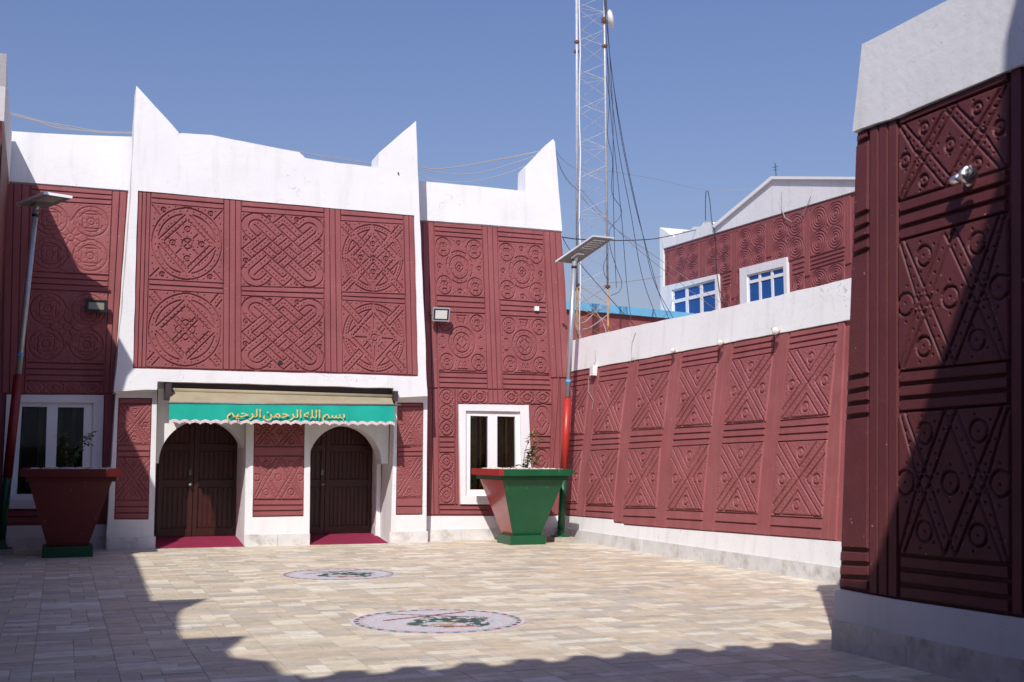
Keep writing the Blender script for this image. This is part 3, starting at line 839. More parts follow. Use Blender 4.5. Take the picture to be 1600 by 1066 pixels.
# ---- windows of the wings
def window(pl, casing_px, inner_px, panes_px, parent, label, curtain):
    cas = pl.pts(*casing_px); inn = pl.pts(*inner_px)
    w = prism('window', cas, pl, -.03, .035, white, parent, holes=[inn], jit=.004, label=label)
    fr_holes = [pl.pts(*p) for p in panes_px]
    prism('window_frame', inn, pl, -.10, -.02, M['frame'], w, holes=fr_holes)
    for h, cv in zip(fr_holes, curtain):
        mid = sum(h)/4
        prism('window_pane', [mid+(p-mid)*1.02 for p in h], pl, -.075, -.065, M['glass'], w)
        # pleated curtain hanging behind the pane
        for s0, s1, mt in cv:
            n = 14; v = []; f = []
            for i in range(n+1):
                s = s0+(s1-s0)*i/n
                dz = -.20+.018*math.sin(i*2.3)
                v += [Q(h, s, -.03)+pl.n*dz, Q(h, s, 1.04)+pl.n*dz]
            for i in range(n): f.append((2*i, 2*i+1, 2*i+3, 2*i+2))
            mesh_obj('curtain', v, f, M[mt], w)
    bk = [p for p in inn]; mid = sum(bk)/4
    prism('dark_room', [mid+(p-mid)*1.1 for p in bk], pl, -.36, -.34, M['room'], w)
    return w

# ---- right wing
def RP(*xy): return RW.pts(*xy)
rwin_case = [(716, 632), (825, 633.5), (831, 788.5), (719, 788)]
rwin_in = [(727, 642), (812, 643.5), (815, 776), (727, 775)]
def floorclip(pts): return [V((p[0], p[1], -.02)) if p[2] < .3 else p for p in pts]
rout = floorclip(RP((650, 283), (656, 283), (740, 290.5), (820, 299), (821, 262), (864, 217.5), (867, 222), (873, 300), (878.5, 362), (884, 440), (889, 545), (893, 600), (900, 838), (650, 847)))
rin = RP(*rwin_in)
rwg = prism('right_wing_wall', rout, RW, -.42, -.040, white, pal, holes=[rin], jit=.005)
rred = RP((655, 344.5), (878, 362.5), (884, 440), (889, 545), (893, 600), (886, 806.5), (655, 806))
topw = RP((650, 283), (656, 283), (740, 290.5), (820, 299), (821, 262), (864, 217.5), (867, 222), (873, 300), (878.3, 361), (765, 351.6), (650, 343.5))
prism('white_facing', topw, RW, -.041, .004, white, rwg, jit=.007)
prism('white_facing', floorclip(RP((650, 806.5), (893, 806.5), (900, 838), (650, 847))), RW, -.041, .004, white, rwg, jit=.002)
skirt(RW, 6.66, 9.42, -.015, .21, .022, M['marble'], pal, 4)
prism('plaster_field', rred, RW, -.0405, -.034, red, rwg, holes=[rin])
P1 = RP((679, 368.5), (754, 374), (757.5, 465), (682, 461)); P2 = RP((778, 377), (850, 382.5), (853, 473), (781, 468))
P3 = RP((683, 487.5), (759, 490.5), (761.5, 583), (685.5, 581)); P4 = RP((782, 493.5), (855, 496.5), (859, 586), (785.5, 584))
for q, p in ((P1, 'E1'), (P2, 'E1'), (P3, 'E2'), (P4, 'E2')): relief(RW, q, PT[p], red, rwg, res=.0072, dot=.011, g=.011, depth=.030)
def bars4(tl, tr, br, bl, k): rows(RP(tl, tr, br, bl), k, RW, red, rwg)
bars4((677.5, 346.5), (753, 352.5), (754, 373.5), (679, 368), 3); bars4((776.5, 354.5), (849, 360.5), (850, 382), (778, 376.5), 3)
bars4((682, 461.5), (757.5, 465.5), (759, 490), (683, 487), 3); bars4((781, 468.5), (853, 473.5), (855, 496), (782, 493), 3)
bars4((685.5, 581.5), (761.5, 583.5), (762.5, 607.5), (685.6, 605.5), 3); bars4((785.5, 584.5), (859, 586.5), (862, 609.5), (785.5, 608), 3)
def cb(q, k): cols(RP(*q), k, RW, red, rwg)
cb([(660.5, 346), (677.5, 347), (684.5, 606), (666, 606)], 2); cb([(666, 607), (684.5, 607), (686, 804.5), (671, 804.5)], 2)
cb([(753.5, 353), (777, 355), (785, 608), (762, 608)], 3); cb([(763, 608.5), (785, 608.5), (785.5, 630.5), (763.5, 630.5)], 3)
cb([(849.5, 361), (876.5, 363), (888, 590), (861, 590)], 3)
cb([(863, 591), (888, 591), (884, 804), (866, 804)], 2)
def strip(q, n, vert):
    relief(RW, RP(*q), pat_strip(n, vert, 1), red, rwg, res=.0072, dot=.011, g=.011, depth=.030)
strip([(686, 607), (711, 607.5), (711, 682.5), (686, 682)], 3, True); strip([(686, 708), (711, 708), (711, 788), (686, 788)], 3, True)
bars4((686, 683), (711, 683), (711, 707), (686, 707), 3); bars4((686, 789), (762, 789.5), (762, 804.5), (686, 804.5), 2)
strip([(716, 609), (762, 610), (762.5, 630), (716, 629.5)], 2, False)
strip([(786, 610), (862, 611.5), (862.5, 631.5), (786, 631)], 3, False)
strip([(833, 633), (862.5, 633), (861, 682), (833, 681.5)], 1, True); strip([(833, 701), (860.5, 701), (859, 742), (833, 742)], 1, True)
bars4((833, 682.5), (861, 683), (860.5, 700), (833, 700), 2); bars4((833, 743), (859, 743), (857, 804.5), (833, 804.5), 4)
cb([(711.5, 608), (715.5, 608), (715.5, 788), (711.5, 788)], 1)
window(RW, rwin_case, rwin_in, [[(735.5, 649.5), (763, 650.3), (763, 765), (735, 765)], [(777.5, 650.3), (805.5, 651), (806.5, 765.5), (777.5, 765.3)]], pal, 'sunlit two-pane window with olive curtains behind the two-coloured planter',
       [[(-.02, .55, 'curtain'), (.70, .78, 'curtain_y')], [(.25, .5, 'curtain'), (.62, .72, 'curtain_y'), (.8, 1.02, 'curtain')]])

# ---- left wing
def LP(*xy): return LW.pts(*xy)
lwin_case = [(10.5, 617), (162, 618), (157, 795), (1.5, 795)]; lwin_in = [(24, 629), (146, 630), (141, 781), (17, 781)]
lout = floorclip(LP((-8, 204), (10, 204.5), (60, 208), (120, 211), (215, 214), (215, 300), (200, 610), (190, 858), (-12, 858)))
lin = LP(*lwin_in)
lwg = prism('left_wing_wall', lout, LW, -.42, -.040, white, pal, holes=[lin], jit=.005)
prism('white_facing', LP((-8, 204), (10, 204.5), (60, 208), (120, 211), (215, 214), (215, 299), (104, 290), (-8, 282)), LW, -.041, .004, white, lwg, jit=.006)
prism('white_facing', floorclip(LP((-10, 822), (190, 819), (188, 858), (-12, 858))), LW, -.041, .004, white, lwg, jit=.002)
skirt(LW, -1.0, .80, -.015, .21, .022, M['marble'], pal, 3)
prism('plaster_field', LP((-6, 283), (215, 300), (200, 610), (190, 819), (-10, 822)), LW, -.0405, -.034, red, lwg, holes=[lin])
prism('white_trim', LP((200.5, 298), (216, 299), (193, 612), (177.5, 612)), LW, -.04, .006, white, lwg, jit=.006)
D1 = LP((47, 313), (175, 320.5), (170, 430), (43.5, 423)); D2 = LP((42.5, 452), (169, 457.5), (163.5, 569), (39, 566))
for q in (D1, D2): relief(LW, q, PT['D'], red, lwg, res=.010, dot=.012, g=.011)
def lb(tl, tr, br, bl, k): rows(LP(tl, tr, br, bl), k, LW, red, lwg)
lb((48, 287), (176, 297.5), (175, 320), (47, 312.5), 3); lb((43.5, 423.5), (170, 430.5), (169, 457), (42.5, 451.5), 3); lb((39, 566.5), (163.5, 569.5), (162.5, 597), (38, 595), 3)
relief(LW, LP((38, 595.5), (162.5, 597.5), (162, 615.5), (37.5, 614.5)), pat_strip(4, False, 1), red, lwg, res=.011, dot=.012)
cols(LP((9, 285), (47, 287.5), (37.5, 614.5), (3, 614)), 3, LW, red, lwg)
cols(LP((176, 298), (199, 299.5), (177, 614), (162.8, 614)), 2, LW, red, lwg)
cols(LP((163.5, 616), (177, 616), (172, 817), (158.5, 817)), 1, LW, red, lwg)
lb((1, 797), (157, 797), (156, 817), (0, 818), 2)
window(LW, lwin_case, lwin_in, [[(34.5, 635), (73.5, 635.5), (69.6, 772), (26, 772)], [(90.6, 636), (131.4, 636.5), (127.5, 772), (85.5, 772)]], pal, 'shaded two-pane window with dark green curtains behind the red planter',
       [[(.66, 1.0, 'curtain'), (-.02, .1, 'curtain')], [(-.02, .22, 'curtain'), (.55, .7, 'curtain')]])

# ================================================================== AWNING
AY = 20.42
aw = thing('awning', 'faded tan awning with a scalloped teal valance and gold Arabic lettering over both doors', 'awning', (3.8, 20.8, 2.7))
MB().box(1.66, 5.88, 20.98, 21.10, 2.60, 2.92).build('awning_case', M['case'], aw)
MB().box(1.665, 1.76, 20.72, 20.97, 2.60, 2.88).build('side_bracket', M['case'], aw)
MB().box(5.80, 5.875, 20.76, 20.97, 2.66, 2.85).build('side_bracket', M['case'], aw)
r0, r1 = atY(259, 629.5, AY), atY(626, 633, AY)
MB().tube([r0, r1], .016, 8).build('front_rod', M['rod'], aw, True)
MB().tube([(1.74, 20.955, 2.775), (5.84, 20.955, 2.75)], .040, 10).build('fabric_roll', M['olive'], aw, True)
c0, c1 = atY(264, 629, AY), atY(616, 632, AY)
t0, t1 = V((1.78, 20.95, 2.760)), V((5.80, 20.95, 2.735))
v = []; f = []; nx, ny = 60, 8
for j in range(ny+1):
    for i in range(nx+1):
        s, t = i/nx, j/ny
        p = (1-t)*((1-s)*t0+s*t1)+t*((1-s)*c0+s*c1)
        p = p+V((0, 0, -.02*math.sin(math.pi*t)+.010*math.sin(i*1.1)*math.sin(math.pi*t)*(.5+.5*noise.noise(Vector((i*.2, 0, 3))))))
        v.append(p)
for j in range(ny):
    for i in range(nx): a = j*(nx+1)+i; f.append((a, a+1, a+nx+2, a+nx+1))
mesh_obj('canopy', v, f, M['olive'], aw, True)
nx = 138; v = []; f = []; lv = []; lf = []
for i in range(nx+1):
    s = i/nx
    a = (1-s)*c0+s*c1; lo = (1-s)*atY(264, 656, AY)+s*atY(616.5, 659.5, AY)
    wob = V((0, -.006-.008*math.sin(s*37)-.010*noise.noise(Vector((s*18, 1, 2))), 0))
    sc = .032*abs(math.sin(s*math.pi*23))
    for k in range(4): v.append(a+(lo-a)*k/3+wob*(k/3)*1.6-V((0, 0, (.042-sc)*k/3))+V((0, -.002, 0)))
    b = lo+wob*1.6-V((0, 0, .042-sc))
    lv += [b+V((0, -.006, .022)), b+V((0, -.012, -.004)), b+V((0, -.009, -.034+.005*(i % 2)))]
for i in range(nx):
    for k in range(3): f.append((4*i+k, 4*i+k+1, 4*i+k+5, 4*i+k+4))
    for k in range(2): lf.append((3*i+k, 3*i+k+1, 3*i+k+4, 3*i+k+3))
mesh_obj('valance', v, f, M['teal'], aw, True)
mesh_obj('lace_trim', lv, lf, M['lace'], aw, True)
# gold lettering, right to left, contextual letter forms in visual order
words = ['\ufe91\ufeb4\ufee2', '\ufe8d\ufedf\ufee0\ufeea', '\ufe8d\ufedf\ufeae\ufea3\ufee4\ufee6', '\ufe8d\ufedf\ufeae\ufea3\ufef4\ufee2']
pl0, pl1, ph = atY(354, 659, AY), atY(538, 661, AY), atY(354, 638.5, AY)
parts_ = []
x_ = 0.0
for w_ in words[::-1]:
    tx = bpy.data.curves.new('gold_word', 'FONT')
    tx.body = w_[::-1]; tx.size = 1.0; tx.offset = .004; tx.extrude = .02; tx.resolution_u = 3
    to = bpy.data.objects.new('gold_word_tmp', tx); COL.objects.link(to)
    bpy.context.view_layer.update()
    tm = to.evaluated_get(bpy.context.evaluated_depsgraph_get()).to_mesh()
    tv = np.array([q.co[:] for q in tm.vertices]); tf = [list(q.vertices) for q in tm.polygons]
    bpy.data.objects.remove(to)
    tv[:, 0] += x_-tv[:, 0].min(); x_ = tv[:, 0].max()+.16
    parts_.append((tv, tf))
allv = np.concatenate([p_[0] for p_ in parts_]); lo, hi = allv.min(0), allv.max(0)
for tv, tf in parts_:
    xs = (tv[:, 0]-lo[0])/(hi[0]-lo[0]); ys = (tv[:, 1]-lo[1])/(hi[1]-lo[1])
    W = pl0+xs[:, None]*(pl1-pl0)+ys[:, None]*(ph-pl0)
    W[:, 1] = AY-.040-(tv[:, 2]-lo[2])*.25
    mesh_obj('gold_word', W, tf, M['gold'], aw)

# ================================================================== LONG SIDE WALL
RSUN, WSUN = M['red_faded'], M['white_fresh']
sw = thing('courtyard_wall', 'long maroon wall of hourglass panels with a white top band, right of the courtyard', 'wall', (9.4, 15, 0))
def SP(*xy): return SW.pts(*xy)
def swp(y, z): return SW.at(y, z, 1)
wall_b = prism('wall_body', [swp(22.0, -.05), swp(6.0, -.05), swp(6.0, 4.02), swp(12, 4.03), swp(16, 4.0), swp(19, 4.05), swp(22.2, 4.03)], SW, -.42, -.04, WSUN, sw, jit=.006)
bound = SP((876, 583.5), (990, 563), (1100, 542.5), (1210, 522), (1318, 501.5))
endt = swp(6.0, bound[-1][2])
topband = [swp(22.2, 4.03), swp(19, 4.05), swp(16, 4.0), swp(12, 4.03), swp(6.0, 4.02), endt]+bound[::-1]+[swp(22.2, bound[0][2])]
prism('white_band', topband, SW, -.041, .010, WSUN, sw, jit=.012)
lowb = SP((860, 804), (958, 812), (958, 817), (973, 818.5), (973, 820.5), (1306.7, 846))
lend = swp(6.0, lowb[-1][2])
prism('white_base', [swp(22, lowb[0][2])]+lowb+[lend, swp(6.0, -.03), swp(22, -.03)], SW, -.041, .004, WSUN, sw)
prism('plaster_field', [swp(22, bound[0][2]+.02)]+[b+V((0, 0, .02)) for b in bound]+[endt, lend]+lowb[::-1]+[swp(22, lowb[0][2])], SW, -.0405, -.034, RSUN, wall_b)
skirt(SW, 21.3, 8.1, -.015, .215, .024, M['marble'], sw, 22, 1)
up_px = [[(885, 606), (920, 600), (911, 679), (874, 681.5)], [(934, 597), (979, 591), (967, 676.4), (925, 678.5)], [(995, 588), (1045.6, 580), (1035, 670), (984, 673)], [(1063, 575), (1121, 566), (1110, 665.6), (1053, 668.6)],
         [(1142.7, 562), (1207, 551), (1194.5, 659), (1130, 663.4)], [(1231, 547), (1306, 534), (1294, 650.5), (1218, 657)]]
lo_px = [[(873, 706.6), (908, 704), (901, 787), (864, 787)], [(920, 704.4), (966, 702), (958, 791), (914, 790)], [(980, 702), (1030.5, 699), (1024, 794), (973, 794)], [(1049, 698), (1106, 695), (1097, 799), (1041, 797)],
         [(1124.6, 693.6), (1191.5, 690.6), (1181.5, 803), (1117, 800)], [(1214, 690.6), (1291, 687), (1283, 810), (1203, 806)]]
ups = [SP(*q) for q in up_px]; los = [SP(*q) for q in lo_px]
def ybound(x): return 583-.1849*(x-880)+1.2
def ylow(x): return (804+(x-860)*.0816-1.2) if x < 960 else 820.5+(x-973)*.0764-1.2
for i in range(6):
    for q in (ups[i], los[i]): relief(SW, q, PT['F'], RSUN, wall_b, res=.0085 if i > 2 else .010, g=.012, dot=.010, depth=.026)
    a, b = up_px[i][0], up_px[i][1]
    dx = 2.5
    rows([SW.px(a[0]+dx, ybound(a[0]+dx)), SW.px(b[0]+dx, ybound(b[0]+dx)), ups[i][1], ups[i][0]], 3, SW, RSUN, wall_b)
    rows([ups[i][3], ups[i][2], los[i][1], los[i][0]], 3, SW, RSUN, wall_b)
    c, d = lo_px[i][3], lo_px[i][2]
    rows([los[i][3], los[i][2], SW.px(d[0]-2, ylow(d[0]-2)), SW.px(c[0]-2, ylow(c[0]-2))], 2, SW, RSUN, wall_b)
for i in range(-1, 6):                                  # smooth upright strips between the columns of panels
    if i == -1: tl, bl_ = (874, 0), (860.5, 0)
    else: tl, bl_ = (up_px[i][1][0]+3.5, 0), (lo_px[i][2][0]-1.5, 0)
    if i == 5: tr, br_ = (1319, 0), (1305, 0)
    else: tr, br_ = (up_px[i+1][0][0]+1.5, 0), (lo_px[i+1][3][0]-3.0, 0)
    yl_, yr_ = ylow(bl_[0]), ylow(br_[0])
    if i == 1: yl_ = yr_ = 816.0
    q = [SW.px(tl[0], ybound(tl[0])), SW.px(tr[0], ybound(tr[0])), SW.px(br_[0], yr_), SW.px(bl_[0], yl_)]
    cols(q, 2, SW, RSUN, wall_b, name='upright_strip', inset=.004, gap=.004, base=-.034, top=-.005)
# the part hidden behind the near building is plain
prism('upright_strip', [swp(12.2, 3.45), swp(6.0, 3.45), swp(6.0, .58), swp(12.2, .58)], SW, -.034, -.005, RSUN, wall_b)

# ================================================================== NEAR BUILDING ON THE RIGHT
fr = thing('side_building', 'near maroon building on the right with big double-cross panels and a white parapet', 'building', (6.2, 6, 0))
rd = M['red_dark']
def FP(*xy): return FR.pts(*xy)
def frp(y, z): return FR.at(y, z, 1)
e0, e1, e2 = V((*FP((1303, 1010))[0][:2], -.05)), FP((1335, 207))[0], FP((1350, 70))[0]
body = prism('building_body', [e0, FP((1307, 920))[0], e1, e2, frp(-3, 5.25), frp(-3, -.05)], FR, -2.9, -.040, white, fr, jit=.004)
b1 = FP((1335, 207), (1345, 202.5), (1357, 198.5), (1372, 193), (1395, 186.5))
zb = 4.45
prism('white_parapet', b1+[frp(6.15, zb+.02), frp(-3, zb+.02), frp(-3, 5.25), e2], FR, -.041, .022, white, fr, jit=.004)
lowl = FP((1307, 920), (1357, 929.5), (1401, 937.5))
prism('white_base', [e0]+lowl+[frp(6, .515), frp(-3, .51), frp(-3, -.05)], FR, -.041, .018, white, fr, jit=.002)
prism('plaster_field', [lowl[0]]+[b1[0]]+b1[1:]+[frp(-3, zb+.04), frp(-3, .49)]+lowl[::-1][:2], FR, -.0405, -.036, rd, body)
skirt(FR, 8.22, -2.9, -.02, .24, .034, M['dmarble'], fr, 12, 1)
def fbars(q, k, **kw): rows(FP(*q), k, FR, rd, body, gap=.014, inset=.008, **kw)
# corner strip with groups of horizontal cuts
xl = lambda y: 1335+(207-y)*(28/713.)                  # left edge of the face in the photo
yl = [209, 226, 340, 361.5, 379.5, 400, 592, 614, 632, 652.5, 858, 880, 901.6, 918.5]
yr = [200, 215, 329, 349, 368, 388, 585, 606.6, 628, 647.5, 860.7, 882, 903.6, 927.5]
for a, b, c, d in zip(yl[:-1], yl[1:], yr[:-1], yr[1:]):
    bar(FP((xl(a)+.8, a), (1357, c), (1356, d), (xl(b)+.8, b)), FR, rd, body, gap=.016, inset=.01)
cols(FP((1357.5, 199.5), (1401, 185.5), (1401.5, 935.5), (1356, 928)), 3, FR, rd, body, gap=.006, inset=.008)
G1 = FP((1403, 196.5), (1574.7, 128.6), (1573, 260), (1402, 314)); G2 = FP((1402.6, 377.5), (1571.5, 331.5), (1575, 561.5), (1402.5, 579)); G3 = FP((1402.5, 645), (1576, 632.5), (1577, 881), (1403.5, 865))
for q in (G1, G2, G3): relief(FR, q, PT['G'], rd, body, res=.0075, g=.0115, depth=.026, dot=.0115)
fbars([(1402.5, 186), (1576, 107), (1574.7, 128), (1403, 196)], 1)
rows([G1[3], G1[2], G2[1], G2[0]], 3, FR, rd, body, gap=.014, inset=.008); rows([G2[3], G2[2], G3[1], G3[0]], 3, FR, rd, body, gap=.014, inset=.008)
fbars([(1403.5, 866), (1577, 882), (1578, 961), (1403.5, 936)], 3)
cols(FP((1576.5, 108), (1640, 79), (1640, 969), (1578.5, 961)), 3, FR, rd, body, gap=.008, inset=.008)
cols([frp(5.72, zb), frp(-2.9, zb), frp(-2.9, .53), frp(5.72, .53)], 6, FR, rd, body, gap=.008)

# ================================================================== BUILDINGS ROUND THE CAMERA (seen at the frame edge, and by their shade)
lbld = thing('west_building', 'shaded maroon building at the far left edge with a white horn', 'building', (-2, 12, 0))
LB = Plane((-1.06, 21.95, 0), (1, .021, .0))
def lbp(y, z): return LB.at(y, z, 1)
prof = [lbp(21.8, -.05), lbp(21.8, 7.35), lbp(18.5, 7.25), lbp(17.3, 7.5), lbp(17.55, 6.9), lbp(17.75, 6.1), lbp(16.7, 6.1), lbp(16.5, 4.4), lbp(16.4, -.05)]
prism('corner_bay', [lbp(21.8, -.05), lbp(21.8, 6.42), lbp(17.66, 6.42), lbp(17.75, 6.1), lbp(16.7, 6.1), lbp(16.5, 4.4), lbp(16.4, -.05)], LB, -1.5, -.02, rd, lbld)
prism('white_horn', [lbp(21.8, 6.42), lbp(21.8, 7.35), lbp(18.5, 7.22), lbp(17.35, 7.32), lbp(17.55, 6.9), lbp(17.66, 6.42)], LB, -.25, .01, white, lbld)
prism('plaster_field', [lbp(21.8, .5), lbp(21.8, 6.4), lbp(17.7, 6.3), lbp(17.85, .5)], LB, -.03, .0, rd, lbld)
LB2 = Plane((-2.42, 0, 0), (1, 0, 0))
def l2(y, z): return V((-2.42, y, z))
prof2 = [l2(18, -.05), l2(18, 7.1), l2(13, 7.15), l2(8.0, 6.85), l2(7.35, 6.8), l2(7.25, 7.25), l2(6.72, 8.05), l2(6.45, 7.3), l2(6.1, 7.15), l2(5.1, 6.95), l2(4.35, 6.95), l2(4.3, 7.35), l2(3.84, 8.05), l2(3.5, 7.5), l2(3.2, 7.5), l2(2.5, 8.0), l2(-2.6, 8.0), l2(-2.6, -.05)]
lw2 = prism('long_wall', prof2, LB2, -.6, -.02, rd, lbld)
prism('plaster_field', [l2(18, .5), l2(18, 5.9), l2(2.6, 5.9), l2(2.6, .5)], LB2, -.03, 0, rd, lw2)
gate = thing('gatehouse', 'tall white gatehouse over the entrance passage behind the camera', 'building', (2, 1, 0))
GP = Plane((0, 2.5, 0), (0, 1, 0))
gz = lambda x: V((x, 2.5, 0))
teeth = []
x = -2.4
while x < 2.7:                                          # small saw-like crenels
    teeth += [(x, 7.02), (x+.22, 7.10), (x+.24, 7.32), (x+.46, 7.26)]; x += .48
prof3 = teeth+[(2.9, 6.95), (3.12, 6.95), (3.55, 7.6), (4.03, 8.25), (4.13, 9.2), (4.3, 9.6), (6.75, 9.6), (6.75, 4.6), (-2.4, 4.6)]
prism('parapet_wall', [V((a, 2.5, b)) for a, b in prof3], GP, -.5, 0, white, gate)
MB().box(-2.4, 6.75, -3, 1.98, 4.6, 4.9).build('passage_roof', white, gate)
MB().box(-2.4, 6.75, -3.3, -3.0, -.05, 4.9).build('back_wall', rd, gate)

# ================================================================== PLANTERS AND PLANTS
def planter(cx, cy, rim, base, label, two_tone):
    t = thing('planter', label, 'planter', (cx, cy, 0), 'tapered planters beside the palace doors')
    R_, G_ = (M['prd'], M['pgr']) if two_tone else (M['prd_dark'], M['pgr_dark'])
    b = base/2
    MB().box(cx-b, cx+b, cy-b, cy+b, 0.0, .17).build('pedestal', G_, t)
    h = rim/2
    tw, bw = h*.83, b*.80
    def side(s, material, nm):                          # one sloping board of the tub
        c, e = [((-1, -1), (1, -1)), ((1, -1), (1, 1)), ((1, 1), (-1, 1)), ((-1, 1), (-1, -1))][s]
        o = [V((cx+c[0]*bw, cy+c[1]*bw, .172)), V((cx+e[0]*bw, cy+e[1]*bw, .172)), V((cx+e[0]*tw, cy+e[1]*tw, 1.20)), V((cx+c[0]*tw, cy+c[1]*tw, 1.20))]
        ctr = V((cx, cy, .7)); inn = [p+(ctr-p)*V((.06, .06, 0)) for p in o]
        mesh_obj(nm, o+inn, [(0, 1, 2, 3), (4, 7, 6, 5), (0, 4, 5, 1), (1, 5, 6, 2), (2, 6, 7, 3), (3, 7, 4, 0)], material, t)
    side(0, G_ if two_tone else R_, 'tub_side'); side(1, G_ if two_tone else R_, 'tub_side'); side(2, R_, 'tub_side'); side(3, R_, 'tub_side')
    nk = h*.90
    MB().box(cx-nk, cx+nk, cy-nk, cy+nk, 1.20, 1.278).build('neck', G_ if two_tone else R_, t)
    w = .10
    for k, (x0, x1, y0, y1) in enumerate(((cx-h, cx+h, cy-h, cy-h+w), (cx-h, cx+h, cy+h-w, cy+h), (cx-h-.001, cx-h+w, cy-h-.0015, cy+h), (cx+h-w, cx+h, cy-h+w, cy+h-w))):
        MB().box(x0, x1, y0, y1, 1.28+.001*k, 1.40+.001*k).build('rim_board', (G_ if two_tone and k in (0, 3) else R_), t)
    MB().box(cx-h+w, cx+h-w, cy-h+w, cy+h-w, 1.279, 1.375).build('soil', M['soil'], t)
    mb = MB()
    for _ in range(150):
        px_, py_ = cx+random.uniform(-h+.13, h-.13), cy+random.uniform(-h+.13, h-.13); r = random.uniform(.014, .034)
        a = random.random()*6
        mb.obox((px_, py_, 1.375+r*.6), (r*math.cos(a), r*math.sin(a), .002), (-r*.7*math.sin(a), r*.7*math.cos(a), .004), (.003, 0, r*.7))
    mb.build('pebbles', M['pebble'], t, kind='stuff')
    return t
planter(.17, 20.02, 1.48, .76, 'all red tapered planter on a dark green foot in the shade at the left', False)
planter(8.15, 20.18, 1.48, .70, 'half red, half green tapered planter in the sun by the right wall', True)
def plant(base, stems, label, yellow, seed):
    rnd = random.Random(seed)
    t = thing('potted_plant', label, 'plant', base)
    st = MB(); lf = {'leaf': MB(), 'leaf_y': MB()}
    for (dx, dy, dz, nleaf, lo_) in stems:
        p0 = V(base)+V((rnd.uniform(-.08, .08), rnd.uniform(-.08, .08), 0)); p1 = p0+V((dx, dy, dz))
        bend = V((rnd.uniform(-.08, .08), rnd.uniform(-.08, .08), .05))
        pts = [p0+(p1-p0)*k/8+bend*math.sin(math.pi*k/8) for k in range(9)]
        st.tube(pts, [.009*(1-.08*k) for k in range(9)], 5)
        for i in range(nleaf):
            u = lo_+(1-lo_)*((i+rnd.random())/nleaf); k = min(7, int(u*8)); p = pts[k]+(pts[k+1]-pts[k])*(u*8-k)
            a = rnd.random()*6.28; el = rnd.uniform(-.7, .6); L_ = rnd.uniform(.065, .125); wd = L_*.30
            d = V((math.cos(a)*math.cos(el), math.sin(a)*math.cos(el), math.sin(el)))
            sd = np.cross(d, (0, 0, 1)); sd /= np.linalg.norm(sd); nn = np.cross(sd, d)
            q0 = p+d*.015
            pts_ = [q0, q0+d*L_*.4+sd*wd+nn*.008, q0+d*L_-nn*.012, q0+d*L_*.4-sd*wd+nn*.008, q0+d*L_*.45-nn*.004]
            lf['leaf_y' if rnd.random() < yellow else 'leaf'].add(pts_, [(0, 4, 1), (1, 4, 2), (2, 4, 3), (3, 4, 0)])
    st.build('stem', M['twig'], t)
    for k, b in lf.items():
        if b.v: b.build('leaves', M[k], t, kind='stuff')
    return t
plant((.14, 19.95, 1.37), [(.38, -.05, .62, 60, .25), (.25, .1, .45, 22, .3), (-.12, .05, .55, 60, .2), (-.05, -.1, .42, 45, .2), (.02, .12, .62, 40, .2)], 'leafy green shrub growing in the red planter, one branch leaning right', .06, 3)
plant((8.27, 20.2, 1.37), [(.33, .12, .80, 26, .62), (.30, .05, .60, 40, .3), (.06, 0, .42, 26, .1), (.10, .1, .28, 26, .1), (-.02, -.05, .33, 22, .2), (-.35, .1, .06, 8, .3)], 'sparse yellowing shrub growing in the two-coloured planter, one long bare branch', .45, 8)

# ================================================================== SOLAR STREET LAMPS
def solar_lamp(base, top, zsplit, label, ax, bx, block):
    t = thing('solar_lamp', label, 'street lamp', base, 'solar street lamps in the courtyard')
    base, top = V(base), V(top)
    def at(z): return base+(top-base)*((z-base[2])/(top[2]-base[2]))
    MB().obox(base+V((0, 0, .045)), (.2, 0, 0), (0, .2, 0), (0, 0, .05)).build('concrete_foot', M['concrete'], t)
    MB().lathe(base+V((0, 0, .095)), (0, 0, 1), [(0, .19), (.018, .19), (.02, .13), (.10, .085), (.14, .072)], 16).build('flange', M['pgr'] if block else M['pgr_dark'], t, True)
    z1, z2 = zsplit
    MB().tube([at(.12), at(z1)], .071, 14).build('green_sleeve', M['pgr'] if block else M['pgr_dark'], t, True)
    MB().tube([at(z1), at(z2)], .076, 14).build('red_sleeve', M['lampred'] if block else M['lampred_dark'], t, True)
    MB().tube([at(z2), top], .050, 14).build('pole', M['steel'], t, True)
    MB().tube([at(z2+.30), at(z2+.37)], .052, 14).build('blue_band', M['blue'], t, True)
    MB().tube([at(top[2]-.14), at(top[2]-.09)], .055, 12).build('black_collar', M['black'], t, True)
    c = top+V((0, 0, .10))+V(bx)*.28
    ax, bx = V(ax), V(bx); n = np.cross(ax, bx); n /= np.linalg.norm(n)
    if n[2] < 0: n = -n
    MB().obox(c, ax/2, bx/2, n*.022).build('lamp_housing', M['panelunder'], t)
    MB().obox(c+n*.028, ax*.47, bx*.48, n*.005).build('solar_cells', M['solar'], t)
    for s in (-1, 1):
        MB().obox(c+ax*.5*s*1.012, ax*.012, bx*.512, n*.026).build('edge_rail', M['alu'], t)
        MB().obox(c+bx*.5*s*1.006, ax*.5, bx*.006, n*.026).build('edge_rail', M['alu'], t)
    for i in range(5):
        MB().obox(c+bx*(.08+.075*i)-n*.026, ax*.29, bx*.014, n*.005).build('led_strip', M['led'], t)
    MB().obox(c-bx*.2-n*.05, ax*.16, bx*.09, n*.03).build('bracket', M['panelunder'], t)
    MB().tube([top-V((0, 0, .03)), c-bx*.2-n*.04], .035, 8).build('tilt_joint', M['steel'], t)
    return t
solar_lamp((9.06, 20.40, 0), tuple(atY(897.5, 409, 20.5)), (1.30, 2.77), 'solar lamp on a green and red pole in front of the long side wall', (.40, -.10, -.03), (.52, -.62, .44), True)
